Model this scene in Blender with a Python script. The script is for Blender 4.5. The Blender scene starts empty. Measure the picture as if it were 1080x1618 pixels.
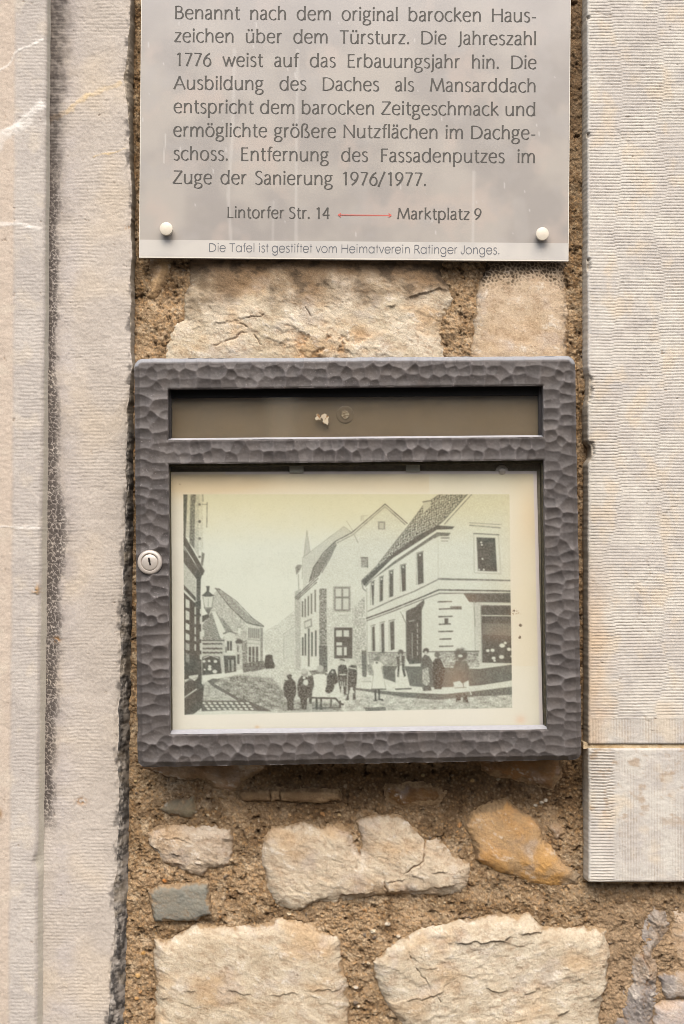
import bpy, math
import numpy as np
# ---------------------------------------------------------------- camera, sky, sun, exposure
S, D, CX, CY, ZC = 1400.0, 2200.0, 540.0, 809.0, 1.55     # units per metre, camera distance, optical centre, eye height
scn = bpy.context.scene
cam = bpy.data.cameras.new("camera"); camo = bpy.data.objects.new("camera", cam)
scn.collection.objects.link(camo); scn.camera = camo
camo.location = (0, -D / S, ZC); camo.rotation_euler = (math.radians(90), 0, 0)
cam.sensor_fit = 'VERTICAL'; cam.angle = 2 * math.atan(809.0 / D)
cam.clip_start = 0.05; cam.clip_end = 200
SUN_EL, SUN_AZ = math.radians(50), math.radians(-14)      # azimuth measured from the street side, minus = from the left
w = bpy.data.worlds.new("World"); scn.world = w; w.use_nodes = True
nt = w.node_tree
sky = nt.nodes.new("ShaderNodeTexSky"); sky.sky_type = 'NISHITA'; sky.sun_disc = False
sky.sun_elevation = SUN_EL; sky.sun_rotation = math.pi + SUN_AZ
sky.dust_density = 4.0; sky.air_density = 1.0; sky.ozone_density = 0.6
nt.links.new(sky.outputs[0], nt.nodes["Background"].inputs[0])
nt.nodes["Background"].inputs[1].default_value = 0.12
sun = bpy.data.lights.new("sun", 'SUN'); sun.energy = 1.5; sun.angle = math.radians(38); sun.color = (1.0, 0.96, 0.90)
suno = bpy.data.objects.new("sun", sun); scn.collection.objects.link(suno)
suno.rotation_euler = (math.radians(90) - SUN_EL, 0, SUN_AZ); suno.location = (-1, -4, 5)
scn.view_settings.view_transform = 'Standard'; scn.view_settings.look = 'None'
scn.view_settings.gamma = 1.0; scn.view_settings.exposure = 1.33
scn.cycles.filter_width = 0.85
ALB = 0.62                                                # picture value -> real albedo

# ---------------------------------------------------------------- numeric helpers
def lin(c):
    c = np.asarray(c, dtype=np.float64) / 255.0
    return np.where(c <= 0.04045, c / 12.92, ((c + 0.055) / 1.055) ** 2.4) * ALB
_rs = np.random.RandomState(11)
_P = np.tile(_rs.permutation(256), 3).astype(np.int32)
_ga = np.arange(256) * (2 * math.pi / 256) * 37.0
_G = np.stack([np.cos(_ga), np.sin(_ga)], 1).astype(np.float32)
def perlin(x, y, seed=0):
    x = np.asarray(x, np.float32) + 1000.37 + seed * 17.13; y = np.asarray(y, np.float32) + 1000.71 + seed * 9.71
    xf = np.floor(x); yf = np.floor(y); xi = xf.astype(np.int32); yi = yf.astype(np.int32)
    fx = x - xf; fy = y - yf
    u = fx * fx * fx * (fx * (fx * 6 - 15) + 10); v = fy * fy * fy * (fy * (fy * 6 - 15) + 10)
    def g(ix, iy, dx, dy):
        h = _P[_P[(ix & 255)] + (iy & 255)]
        return _G[h, 0] * dx + _G[h, 1] * dy
    a = g(xi, yi, fx, fy); b = g(xi + 1, yi, fx - 1, fy); c = g(xi, yi + 1, fx, fy - 1); d = g(xi + 1, yi + 1, fx - 1, fy - 1)
    return ((a + (b - a) * u) + ((c + (d - c) * u) - (a + (b - a) * u)) * v) * 1.5
def fbm(x, y, sc, octs=5, seed=0, gain=0.5, ridged=False):
    s = 0; amp = 1.0; tot = 0; f = 1.0 / sc
    for o in range(octs):
        n = perlin(x * f, y * f, seed + o * 3)
        if ridged: n = 1 - 2 * np.abs(n)
        s = s + n * amp; tot += amp; amp *= gain; f *= 2.03
    return s / tot
def worley(x, y, sc, seed=0, jit=0.9):
    x = x / sc + 500; y = y / sc + 500
    xi = np.floor(x).astype(np.int32); yi = np.floor(y).astype(np.int32)
    f1 = np.full(np.shape(x), 9.0); f2 = f1.copy(); idd = np.zeros(np.shape(x))
    for dx in (-1, 0, 1):
        for dy in (-1, 0, 1):
            a = _P[_P[(xi + dx + seed) & 255] + ((yi + dy) & 255)]; b = _P[a + 97]
            px = xi + dx + .5 + (a / 255. - .5) * jit; py = yi + dy + .5 + (b / 255. - .5) * jit
            d = np.hypot(x - px, y - py); c = d < f1
            f2 = np.where(c, f1, np.minimum(f2, d)); idd = np.where(c, _P[b + 31] / 255., idd); f1 = np.where(c, d, f1)
    return f1, f2, idd
def sst(a, b, x):
    t = np.clip((x - a) / (b - a), 0, 1); return t * t * (3 - 2 * t)
def mix(a, b, t):
    t = np.asarray(t)[..., None]; return a * (1 - t) + b * t
def poly_sdf(X, Y, pts):
    p = np.asarray(pts, float); n = len(p); d2 = np.full(X.shape, 1e12); ins = np.zeros(X.shape, bool)
    for i in range(n):
        a = p[i]; b = p[(i + 1) % n]; e = b - a
        wx_ = X - a[0]; wy_ = Y - a[1]
        t = np.clip((wx_ * e[0] + wy_ * e[1]) / (e @ e + 1e-9), 0, 1)
        d2 = np.minimum(d2, (wx_ - e[0] * t) ** 2 + (wy_ - e[1] * t) ** 2)
        if a[1] != b[1]:
            c = ((a[1] > Y) != (b[1] > Y)) & (X < (b[0] - a[0]) * (Y - a[1]) / (b[1] - a[1]) + a[0])
            ins ^= c
    return np.where(ins, -1, 1) * np.sqrt(d2)
def line_d(X, Y, pts):
    d2 = np.full(X.shape, 1e12)
    for a, b in zip(pts[:-1], pts[1:]):
        ex, ey = b[0] - a[0], b[1] - a[1]; q = ex * ex + ey * ey + 1e-9
        t = np.clip(((X - a[0]) * ex + (Y - a[1]) * ey) / q, 0, 1)
        d2 = np.minimum(d2, (X - a[0] - ex * t) ** 2 + (Y - a[1] - ey * t) ** 2)
    return np.sqrt(d2)
def pw(y, *kv):
    ks = np.array(kv, float).reshape(-1, 2); return np.interp(y, ks[:, 0], ks[:, 1])

# ---------------------------------------------------------------- scene helpers
def world(x, y, h, d0):
    k = (D - d0) / D
    return (np.asarray(x) - CX) * k / S, -np.asarray(h) / S, ZC + (CY - np.asarray(y)) * k / S
def thing(name, label, cat, x=540, y=809, h=0, group=None):
    o = bpy.data.objects.new(name, None); scn.collection.objects.link(o)
    X, Y, Z = world(x, y, h, h); o.location = (float(X), float(Y), float(Z)); o.empty_display_size = 0.05
    o["label"] = label; o["category"] = cat
    if group: o["group"] = group
    return o
def link_mesh(name, V, loops, starts, mat, parent=None, smooth=True, cols=None):
    me = bpy.data.meshes.new(name)
    V = np.asarray(V, np.float64)
    if parent is not None: V = V - np.array(parent.location)
    me.vertices.add(len(V)); me.vertices.foreach_set("co", V.astype(np.float32).ravel())
    me.loops.add(len(loops)); me.loops.foreach_set("vertex_index", np.asarray(loops, np.int32))
    me.polygons.add(len(starts)); me.polygons.foreach_set("loop_start", np.asarray(starts, np.int32))
    me.update(calc_edges=True)
    me.polygons.foreach_set("use_smooth", np.full(len(starts), smooth, bool))
    if cols is not None:
        at = me.color_attributes.new("Col", 'FLOAT_COLOR', 'POINT')
        c4 = np.ones((len(V), 4), np.float32); c4[:, :3] = cols; at.data.foreach_set("color", c4.ravel())
    me.materials.append(mat)
    o = bpy.data.objects.new(name, me); scn.collection.objects.link(o)
    if parent is not None: o.parent = parent
    return o
def relief(name, X, Y, H, C, d0, mat, parent, sdf=None, back=None, smooth=True):
    """height field on a grid (rows x cols) in wall units; sdf cuts an outline with a clean edge; back = depth of the side skirt"""
    ny, nx = X.shape; X = X.copy(); Y = Y.copy()
    idx = np.arange(ny * nx).reshape(ny, nx)
    q = np.stack([idx[:-1, :-1], idx[1:, :-1], idx[1:, 1:], idx[:-1, 1:]], -1).reshape(-1, 4)
    if sdf is not None:
        f = sdf.ravel(); q = q[(f[q] < 0).any(1)]
        used = np.unique(q); out = used[f[used] > 0]
        gy, gx = np.gradient(sdf); stx = np.abs(X[0, 1] - X[0, 0]); sty = np.abs(Y[1, 0] - Y[0, 0])
        gx = (gx / stx).ravel(); gy = (gy / sty).ravel(); gl = gx * gx + gy * gy + 1e-6
        mv = np.minimum(f[out], 3 * max(stx, sty))
        X.ravel()[out] -= mv * gx[out] / gl[out]; Y.ravel()[out] -= mv * gy[out] / gl[out]
    wx, wy, wz = world(X.ravel(), Y.ravel(), H.ravel(), d0)
    V = np.stack([wx, wy, wz], 1); C = np.asarray(C).reshape(-1, 3)
    used = np.unique(q); rm = np.full(ny * nx, -1); rm[used] = np.arange(len(used)); q = rm[q]; V = V[used]; C = C[used]
    if back is not None:
        e = np.stack([q, np.roll(q, -1, 1)], -1).reshape(-1, 2); key = np.sort(e, 1); kk = key[:, 0].astype(np.int64) * (len(V) + 1) + key[:, 1]
        _, inv, cnt = np.unique(kk, return_inverse=True, return_counts=True); be = e[cnt[inv] == 1]
        bv = np.unique(be); m2 = np.full(len(V), -1); m2[bv] = np.arange(len(bv)); n0 = len(V)
        top = V[bv]; bot = top.copy(); bot[:, 1] = -back / S
        V = np.concatenate([V, top, bot]); C = np.concatenate([C, C[bv], C[bv]]); nb = len(bv)
        a = m2[be[:, 0]] + n0; b = m2[be[:, 1]] + n0
        q = np.concatenate([q, np.stack([b, a, a + nb, b + nb], 1)])
    return link_mesh(name, V, q.ravel(), np.arange(len(q)) * 4, mat, parent, smooth, C)
def quads_obj(name, polys, mat, parent=None, smooth=False):
    V = []; L = []; st = []
    for p in polys:
        st.append(len(L))
        for v in p: L.append(len(V)); V.append(v)
    return link_mesh(name, V, L, st, mat, parent, smooth)
def slab(name, quad, hb, hf, d0, mat, parent, bev=1.5, hfr=None):
    """bevelled box whose front outline is the four corners quad (tl, tr, br, bl) in wall units"""
    qd = np.array(quad, float); c = qd.mean(0)
    def ring(ins, h):
        v = c - qd; r = qd + np.sign(v) * ins
        return [np.array([float(t) for t in world(p[0], p[1], h, d0)]) for p in r]
    r0 = ring(0, hb); r1 = ring(0, hf - bev); r2 = ring(bev * .3, hf - bev * .3); r3 = ring(bev, hf)
    ps = []
    for A, B in ((r0, r1), (r1, r2), (r2, r3)):
        for i in range(4): j = (i + 1) % 4; ps.append([A[i], A[j], B[j], B[i]][::-1])
    ps.append(r3[::-1]); ps.append(r0)
    return quads_obj(name, ps, mat, parent)
def lathe(name, x, y, prof, d0, mat, parent, seg=48):
    """disc turned about the axis that comes out of the wall; prof = [(radius, height), ...]"""
    V = []; L = []; st = []
    for r, h in prof:
        for s in range(seg):
            a = 2 * math.pi * s / seg
            V.append([float(t) for t in world(x + r * math.cos(a), y - r * math.sin(a), h, d0)])
    for i in range(len(prof) - 1):
        for s in range(seg):
            t = (s + 1) % seg; st.append(len(L)); L += [i * seg + s, i * seg + t, (i + 1) * seg + t, (i + 1) * seg + s]
    st.append(len(L)); L += [(len(prof) - 1) * seg + s for s in range(seg)]
    o = link_mesh(name, V, L, st, mat, parent, True)
    o.data.set_sharp_from_angle(angle=math.radians(35)) if hasattr(o.data, "set_sharp_from_angle") else None
    return o
# materials -----------------------------------------------------
def nmat(name):
    m = bpy.data.materials.new(name); m.use_nodes = True; return m, m.node_tree, m.node_tree.nodes["Principled BSDF"]
def grain_mat(name, rough=0.85, spec=0.3, grains=((420, .25), (1100, .2)), bumps=((700, .5, .0006),), speck=None, flat=None, metal=0.0, coat=0.0):
    """colour from the surface's own painted-in stone colour (or one flat colour) broken up by noise, with fine bump"""
    m, t, b = nmat(name); N = t.nodes.new; Lk = t.links.new
    tc = N("ShaderNodeTexCoord")
    if flat is None:
        a = N("ShaderNodeAttribute"); a.attribute_name = "Col"; col = a.outputs["Color"]
    else:
        a = N("ShaderNodeRGB"); a.outputs[0].default_value = (*[float(v) for v in lin(flat)], 1); col = a.outputs[0]
    for sc, amt in grains:
        n = N("ShaderNodeTexNoise"); n.inputs["Scale"].default_value = sc; n.inputs["Detail"].default_value = 4; n.inputs["Roughness"].default_value = .65
        Lk(tc.outputs["Object"], n.inputs["Vector"])
        r = N("ShaderNodeMapRange"); r.inputs[1].default_value = .3; r.inputs[2].default_value = .7; r.inputs[3].default_value = 1 - amt; r.inputs[4].default_value = 1 + amt
        Lk(n.outputs["Fac"], r.inputs[0])
        mx = N("ShaderNodeMix"); mx.data_type = 'RGBA'; mx.blend_type = 'MULTIPLY'; mx.inputs[0].default_value = 1
        Lk(col, mx.inputs[6]); Lk(r.outputs[0], mx.inputs[7]); col = mx.outputs[2]
    if speck:
        sc, th, sc_col = speck
        n = N("ShaderNodeTexNoise"); n.inputs["Scale"].default_value = sc; n.inputs["Detail"].default_value = 1; Lk(tc.outputs["Object"], n.inputs["Vector"])
        r = N("ShaderNodeMapRange"); r.inputs[1].default_value = th; r.inputs[2].default_value = th + .06; Lk(n.outputs["Fac"], r.inputs[0])
        mx = N("ShaderNodeMix"); mx.data_type = 'RGBA'; mx.inputs[7].default_value = (*[float(v) for v in lin(sc_col)], 1)
        Lk(r.outputs[0], mx.inputs[0]); Lk(col, mx.inputs[6]); col = mx.outputs[2]
    Lk(col, b.inputs["Base Color"])
    prev = None
    for sc, st_, dist in bumps:
        n = N("ShaderNodeTexNoise"); n.inputs["Scale"].default_value = sc; n.inputs["Detail"].default_value = 5; n.inputs["Roughness"].default_value = .6
        Lk(tc.outputs["Object"], n.inputs["Vector"])
        bp = N("ShaderNodeBump"); bp.inputs["Strength"].default_value = st_; bp.inputs["Distance"].default_value = dist; Lk(n.outputs["Fac"], bp.inputs["Height"])
        if prev: Lk(prev, bp.inputs["Normal"])
        prev = bp.outputs[0]
    if prev: Lk(prev, b.inputs["Normal"])
    b.inputs["Roughness"].default_value = rough; b.inputs["Specular IOR Level"].default_value = spec; b.inputs["Metallic"].default_value = metal
    b.inputs["Coat Weight"].default_value = coat; b.inputs["Coat Roughness"].default_value = .15
    return m
def glass_mat(name, rough=0.02, tint=(1, 1, 1), dust=0.03, ior=1.7):
    m, t, b = nmat(name); N = t.nodes.new; Lk = t.links.new
    out = t.nodes["Material Output"]; t.nodes.remove(b)
    tr = N("ShaderNodeBsdfTransparent"); tr.inputs[0].default_value = (*tint, 1)
    gl = N("ShaderNodeBsdfGlossy"); gl.inputs["Roughness"].default_value = rough
    fr = N("ShaderNodeFresnel"); fr.inputs[0].default_value = ior
    ge = N("ShaderNodeNewGeometry"); fm = N("ShaderNodeMath"); fm.operation = 'MULTIPLY'; iv = N("ShaderNodeMath"); iv.operation = 'SUBTRACT'; iv.inputs[0].default_value = 1.0
    Lk(ge.outputs["Backfacing"], iv.inputs[1]); Lk(fr.outputs[0], fm.inputs[0]); Lk(iv.outputs[0], fm.inputs[1])      # one mirror surface per pane
    m1 = N("ShaderNodeMixShader"); Lk(fm.outputs[0], m1.inputs[0]); Lk(tr.outputs[0], m1.inputs[1]); Lk(gl.outputs[0], m1.inputs[2])
    df = N("ShaderNodeBsdfDiffuse"); df.inputs[0].default_value = (.45, .43, .4, 1)
    n = N("ShaderNodeTexNoise"); n.inputs["Scale"].default_value = 22; n.inputs["Detail"].default_value = 8; n.inputs["Roughness"].default_value = .7
    tc = N("ShaderNodeTexCoord"); Lk(tc.outputs["Object"], n.inputs["Vector"])
    r = N("ShaderNodeMapRange"); r.inputs[1].default_value = .35; r.inputs[2].default_value = .75; r.inputs[3].default_value = dust * .4; r.inputs[4].default_value = dust * 2; Lk(n.outputs["Fac"], r.inputs[0])
    m2 = N("ShaderNodeMixShader"); Lk(r.outputs[0], m2.inputs[0]); Lk(m1.outputs[0], m2.inputs[1]); Lk(df.outputs[0], m2.inputs[2]); Lk(m2.outputs[0], out.inputs[0])
    return m
M_MORTAR = grain_mat("lime_mortar", .95, .15, ((500, .2), (1100, .34), (2600, .25)), ((500, .6, .0012), (1300, .8, .0010)))
M_STONE = grain_mat("rubble_stone", .9, .2, ((450, .12), (1300, .17)), ((500, .6, .0011), (1400, .7, .0008)))
M_JAMB = grain_mat("tooled_limestone", .9, .2, ((200, .06), (800, .10)), ((420, .35, .0006), (1300, .45, .0005)))
M_RIB = grain_mat("ribbed_limestone", .9, .2, ((180, .06), (800, .09)), ((500, .3, .0005), (1300, .4, .0005)))
M_SLATE = grain_mat("grey_slate", .75, .3, ((420, .12), (1500, .15)), ((500, .5, .0008),))
M_IRON = grain_mat("hammered_iron_paint", .62, .32, ((700, .14), (2200, .16)), ((1100, .3, .0003),), speck=(1500, .68, (190, 180, 178)))
M_BODY = grain_mat("case_body_paint", .6, .3, ((200, .2),), (), flat=(48, 44, 44))
M_BLACK = grain_mat("black_rubber", .8, .2, ((300, .2),), (), flat=(14, 13, 12))
M_OLIVE = grain_mat("olive_seal", .85, .2, ((260, .5), (700, .4)), ((400, .6, .001),), flat=(86, 80, 62))
M_LITLIP = grain_mat("lit_lip_paint", .45, .5, ((260, .12), (900, .1)), ((900, .2, .0003),), flat=(168, 168, 172))  # pale colour of the lip strips, with sky light painted in
M_BOARD = grain_mat("brown_backing_board", .38, .5, ((30, .05), (400, .05), (1600, .05)), (), speck=(1900, .80, (170, 160, 140)), flat=(146, 127, 100))
M_STEEL = grain_mat("brushed_steel", .38, .5, ((900, .08),), ((1500, .1, .0002),), flat=(214, 204, 192), metal=.35)
M_IVORY = grain_mat("ivory_cap", .4, .5, ((300, .06),), (), flat=(228, 218, 198))
M_KEYH = grain_mat("keyhole_dark", .7, .2, (), (), flat=(28, 22, 20))
M_CLIP = grain_mat("frosted_clip", .4, .4, ((400, .05),), (), flat=(176, 174, 160))
M_PAPER = grain_mat("printed_paper", .75, .25, ((500, .025), (1500, .03)), ())
M_PLAQUE = grain_mat("frosted_acrylic", .33, .4, ((9, .03), (1800, .035)), (), coat=.25)
M_INK = grain_mat("grey_ink", .6, .3, ((500, .08),), (), flat=(86, 83, 77))
M_INK2 = grain_mat("slate_ink", .6, .3, ((500, .08),), (), flat=(112, 114, 118))
M_RED = grain_mat("red_ink", .6, .3, (), (), flat=(226, 116, 102))
M_EDGE = grain_mat("acrylic_edge", .3, .5, ((300, .05),), (), flat=(228, 222, 208))
M_GLASS = glass_mat("window_glass", .06, (.97, .97, .95), .02, 3.0)
M_GLASS2 = glass_mat("clear_glass", .02, (.98, .98, .97), .006)
M_WALL = grain_mat("rough_render", .95, .15, ((12, .12), (300, .2)), ((120, .5, .003),), flat=(172, 148, 116))
M_PAVE = grain_mat("street_paving", .9, .2, ((8, .15), (120, .15)), (), flat=(120, 114, 106))
M_ADDED_FACADE = grain_mat("added_house_render", .9, .2, ((2, .1), (30, .1)), (), flat=(124, 112, 96))
M_PALE = grain_mat("added_house_pale", .8, .2, ((20, .1),), (), flat=(306, 276, 226))  # kept very pale so the added strip shows in the glass
M_DARKG = grain_mat("added_house_dark", .5, .4, ((10, .2),), (), flat=(34, 31, 29))

def grid(x0, x1, y0, y1, sx, sy=None):
    sy = sy or sx
    return np.meshgrid(np.arange(x0, x1 + sx * .5, sx, dtype=np.float64), np.arange(y0, y1 + sy * .5, sy, dtype=np.float64))

# ---------------------------------------------------------------- street paving under the wall
pv = [world(x, 0, h, 0) for x, h in ((-9000, 60), (9000, 60), (9000, 22000), (-9000, 22000))]
o = quads_obj("pavement", [[(float(a[0]), float(a[1]), 0.0) for a in pv]], M_PAVE); o["kind"] = "structure"

# unseen house, added across the street: closes the sky and shows faintly in the glass
def mbox(name, x0, x1, y0, y1, z0, z1, mat, parent):
    c = [(x, y, z) for z in (z0, z1) for x, y in ((x0, y0), (x1, y0), (x1, y1), (x0, y1))]
    return quads_obj(name, [[c[i] for i in f] for f in ((3, 2, 1, 0), (4, 5, 6, 7), (0, 1, 5, 4), (1, 2, 6, 5), (2, 3, 7, 6), (3, 0, 4, 7))], mat, parent)
opp = bpy.data.objects.new("added_street_house", None); scn.collection.objects.link(opp); opp.location = (0, -9.4, 0)
opp["label"] = "unseen rendered house added across the street to block sky and reflect in the glass"; opp["category"] = "house"
mbox("added_house_facade", -9, 9, -12, -9.4, 0, 4.6, M_ADDED_FACADE, opp)
mbox("reflected_pale_strip", -.56, -.38, -9.4, -9.25, 2.02, 4.4, M_PALE, opp)  # made-up pale strip, placed for a light band in the upper glass
cp = [(.62, 1.98), (.66, 2.10), (3.6, 2.92), (3.6, 2.74)]      # dark sloping prism, added for a diagonal in the glass reflection
c0 = [(x, -9.4, z) for x, z in cp]; c1 = [(x, -8.7, z) for x, z in cp]
quads_obj("reflected_dark_strip", [c1[::-1], c0] + [[c0[i], c1[i], c1[(i + 1) % 4], c0[(i + 1) % 4]] for i in range(4)], M_DARKG, opp)
mbox("added_dark_window", .9, 3.4, -9.4, -9.36, .6, 1.8, M_DARKG, opp)
for wx0 in (-4.2, -2.2): mbox("added_house_window", wx0, wx0 + 1.1, -9.4, -9.36, 1.0, 2.7, M_DARKG, opp)
mbox("added_house_cornice", -9, 9, -9.4, -9.15, 4.4, 4.7, M_PALE, opp)

# ---------------------------------------------------------------- rubble wall
wall = thing("rubble_wall", "old rubble stone wall of cream boulders set in sandy brown mortar", "wall", 540, 1618, 0)
STEP = 1.25
X, Y = grid(176, 1256, -140, 1760, STEP)
damp_shade = sst(1190, 1222, Y) * (1 - sst(1262, 1330, Y + 30 * fbm(X, Y, 80, 4, 5))) * sst(330, 480, X + 40 * fbm(X, Y, 60, 4, 8))  # dampness plus the shadow under the case, painted into the mortar colour
lum = fbm(X, Y, 130, 5, 21, .6); fine = fbm(X, Y, 22, 4, 31); g1 = fbm(X, Y, 8, 4, 41, .65); g2 = fbm(X, Y, 3.6, 2, 47)
wa1, wa2, wid = worley(X + 2 * g1, Y + 2 * fine, 5.2, 51)                      # sand grains and grit
clod = fbm(X, Y, 38, 5, 2, .6); smr = sst(-.02, .28, fbm(X, Y * 1.3, 75, 5, 57, .55)); gk = 1 - .4 * smr; g1 = g1 * gk
H = 1 + 5.0 * fbm(X, Y, 95, 4, 1) + 7.5 * clod + 3.0 * g1 + .9 * g2 - 6 * damp_shade + 2.0 * np.clip(.55 - wa1, 0, 1) * (wid > .45) * gk - 5.0 * gk * sst(.15, .5, fbm(X, Y, 15, 4, 43, .6))
f1, f2, idd = worley(X + 3 * fbm(X, Y, 7, 2, 53), Y + 3 * fbm(X, Y, 7, 2, 54), 15, 3)
gr = idd > .86; rad = .12 + .20 * ((idd * 77.7) % 1.0) ** 2
peb = np.clip(1 - f1 / rad, 0, 1) * gr * sst(-.2, .1, fbm(X, Y, 120, 2, 55) + .1)
H = H + 3.2 * np.sqrt(peb)
hole = np.exp(-((X - 407) ** 2 + (Y - 1316) ** 2) / 14.) + .7 * np.exp(-((X - 328) / 13.) ** 2 - ((Y - 1456) / 6.) ** 2)
H -= 10 * hole
for pts, wd, dp in (([(912, 560), (916, 640), (921, 700)], 2.5, 6), ([(613, 1258), (614, 1246), (668, 1244)], 1.6, 5), ([(210, 0), (213, 80), (209, 150), (214, 330), (210, 440), (208, 560)], 2.5, 4),
                    ([(921, 1395), (1000, 1399), (1085, 1396)], 2.5, 5), ([(940, 1404), (942, 1440)], 1.2, 2), ([(372, 1251), (426, 1250), (442, 1250), (540, 1248), (538, 1262)], 1.2, 5), ([(426, 1250), (426, 1268)], 1.0, 4), ([(441, 1250), (442, 1268)], 1.0, 4), ([(480, 1268), (520, 1270)], 1.6, 6), ([(870, 1310), (888, 1328)], 1.2, 5)):
    H -= dp * np.exp(-(line_d(X + 3 * fine, Y + 3 * g1, pts) / wd) ** 2)
C = mix(lin((152, 126, 95)), lin((180, 152, 118)), sst(-.25, .3, lum))
C = mix(C, lin((128, 100, 70)), .8 * sst(.0, .35, fbm(X, Y, 50, 5, 61, .6)))
C = mix(C, lin((212, 190, 158)), .7 * sst(.10, .4, fbm(X, Y, 30, 5, 71, .6)))
C = mix(C, lin((192, 168, 136)), .45 * smr); C = mix(C, lin((118, 96, 70)), .6 * sst(.05, .35, fbm(X, Y, 95, 5, 59, .6))); C = mix(C, lin((92, 70, 46)), .80 * damp_shade)
C = mix(C, lin((80, 63, 46)), .62 * sst(.08, .5, -g1)); C = mix(C, lin((64, 47, 32)), .65 * sst(.12, .5, fbm(X, Y, 15, 4, 43, .6)))
C = mix(C, lin((212, 186, 148)), .55 * sst(.2, .55, g1) * (1 - .6 * damp_shade))
gcol = np.stack([lin(v) for v in ((206, 182, 146), (166, 132, 92), (110, 84, 58), (190, 150, 102), (140, 118, 92))])[((wid * 913) % 5).astype(int)]
C = mix(C, gcol, .5 * sst(.5, .25, wa1) * (1 - .4 * damp_shade) if False else .5 * (1 - sst(.25, .5, wa1)) * (1 - .5 * damp_shade))
C = mix(C, lin((166, 142, 114)), .6 * sst(1395, 1460, Y) * sst(900, 960, X))
C = mix(C, lin((104, 84, 64)), .6 * (1 - sst(200, 330, Y + 60 * lum)) * sst(890, 900, X))
pc = np.stack([lin(v) for v in ((214, 196, 164), (186, 140, 92), (196, 174, 146), (146, 122, 98), (172, 150, 122), (120, 108, 96))])[((idd * 9130) % 6).astype(int)]
C = mix(C, pc, .85 * sst(.05, .3, peb)); C = mix(C, lin((40, 30, 22)), .8 * np.clip(hole, 0, 1))
for px_, py_, pr_, pcol in ((589, 1470, 5, (224, 212, 186)), (611.5, 1459, 5, (226, 214, 192)), (629, 1479, 4, (222, 208, 184)), (582, 1522, 3.5, (214, 196, 166)), (260, 1391, 4, (200, 132, 70)), (226, 1506, 4, (206, 160, 96)), (218, 1541, 5, (210, 170, 112)), (216, 1577, 4, (206, 160, 104)), (328, 1288, 3, (218, 196, 160)), (457, 1288, 3, (206, 172, 126)), (536, 1289, 3, (214, 184, 136)), (668, 1226, 3.5, (210, 186, 140)), (746, 1234, 4, (206, 170, 116)), (214, 1234, 3, (206, 180, 130)),
                             (846, 1273, 3.5, (214, 204, 184)), (856, 1269, 3.5, (220, 210, 190)), (863, 1266, 3.5, (216, 206, 186)), (640, 1262, 3, (204, 176, 124)), (365, 1358, 4, (212, 186, 150)), (500, 1500, 3, (206, 186, 150)), (562, 1560, 4, (220, 208, 190)), (566, 1590, 3, (216, 200, 176)), (868, 1256, 3, (198, 176, 140))):
    e = 1 - sst(.6, 1.15, np.hypot((X - px_) / pr_, (Y - py_) / (pr_ * .8)) + .4 * g1); H += 3.0 * e; C = mix(C, lin(pcol), .9 * e)
msd = poly_sdf(X, Y, [(180, -138), (944, -138), (944, 1372), (1254, 1372), (1254, 1758), (160, 1758), (160, 1200)])
relief("mortar", X, Y, H, C, 0, M_MORTAR, wall, sdf=msd, back=-60)
# the rest of the house wall, beyond the modelled patch
def box_poly(x0, x1, y0, y1, h0, h1):
    P = lambda x, y, h: tuple(float(t) for t in world(x, y, h, 0))
    a = [P(x0, y0, h1), P(x1, y0, h1), P(x1, y1, h1), P(x0, y1, h1)]; b = [P(x0, y0, h0), P(x1, y0, h0), P(x1, y1, h0), P(x0, y1, h0)]
    return [a[::-1], b] + [[a[i], a[(i + 1) % 4], b[(i + 1) % 4], b[i]] for i in range(4)]
zfoot = 809 + ZC * S
quads_obj("house_facade", box_poly(-6000, 7000, -5200, -139, -300, 0) + box_poly(-6000, 7000, 1759, zfoot, -300, 1) + box_poly(-6000, -139, -139, 1759, -300, 2)
          + box_poly(1255, 7000, -139, 1759, -300, 2) + box_poly(-139, 1255, -139, 1759, -300, -62), M_WALL, wall)

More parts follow.
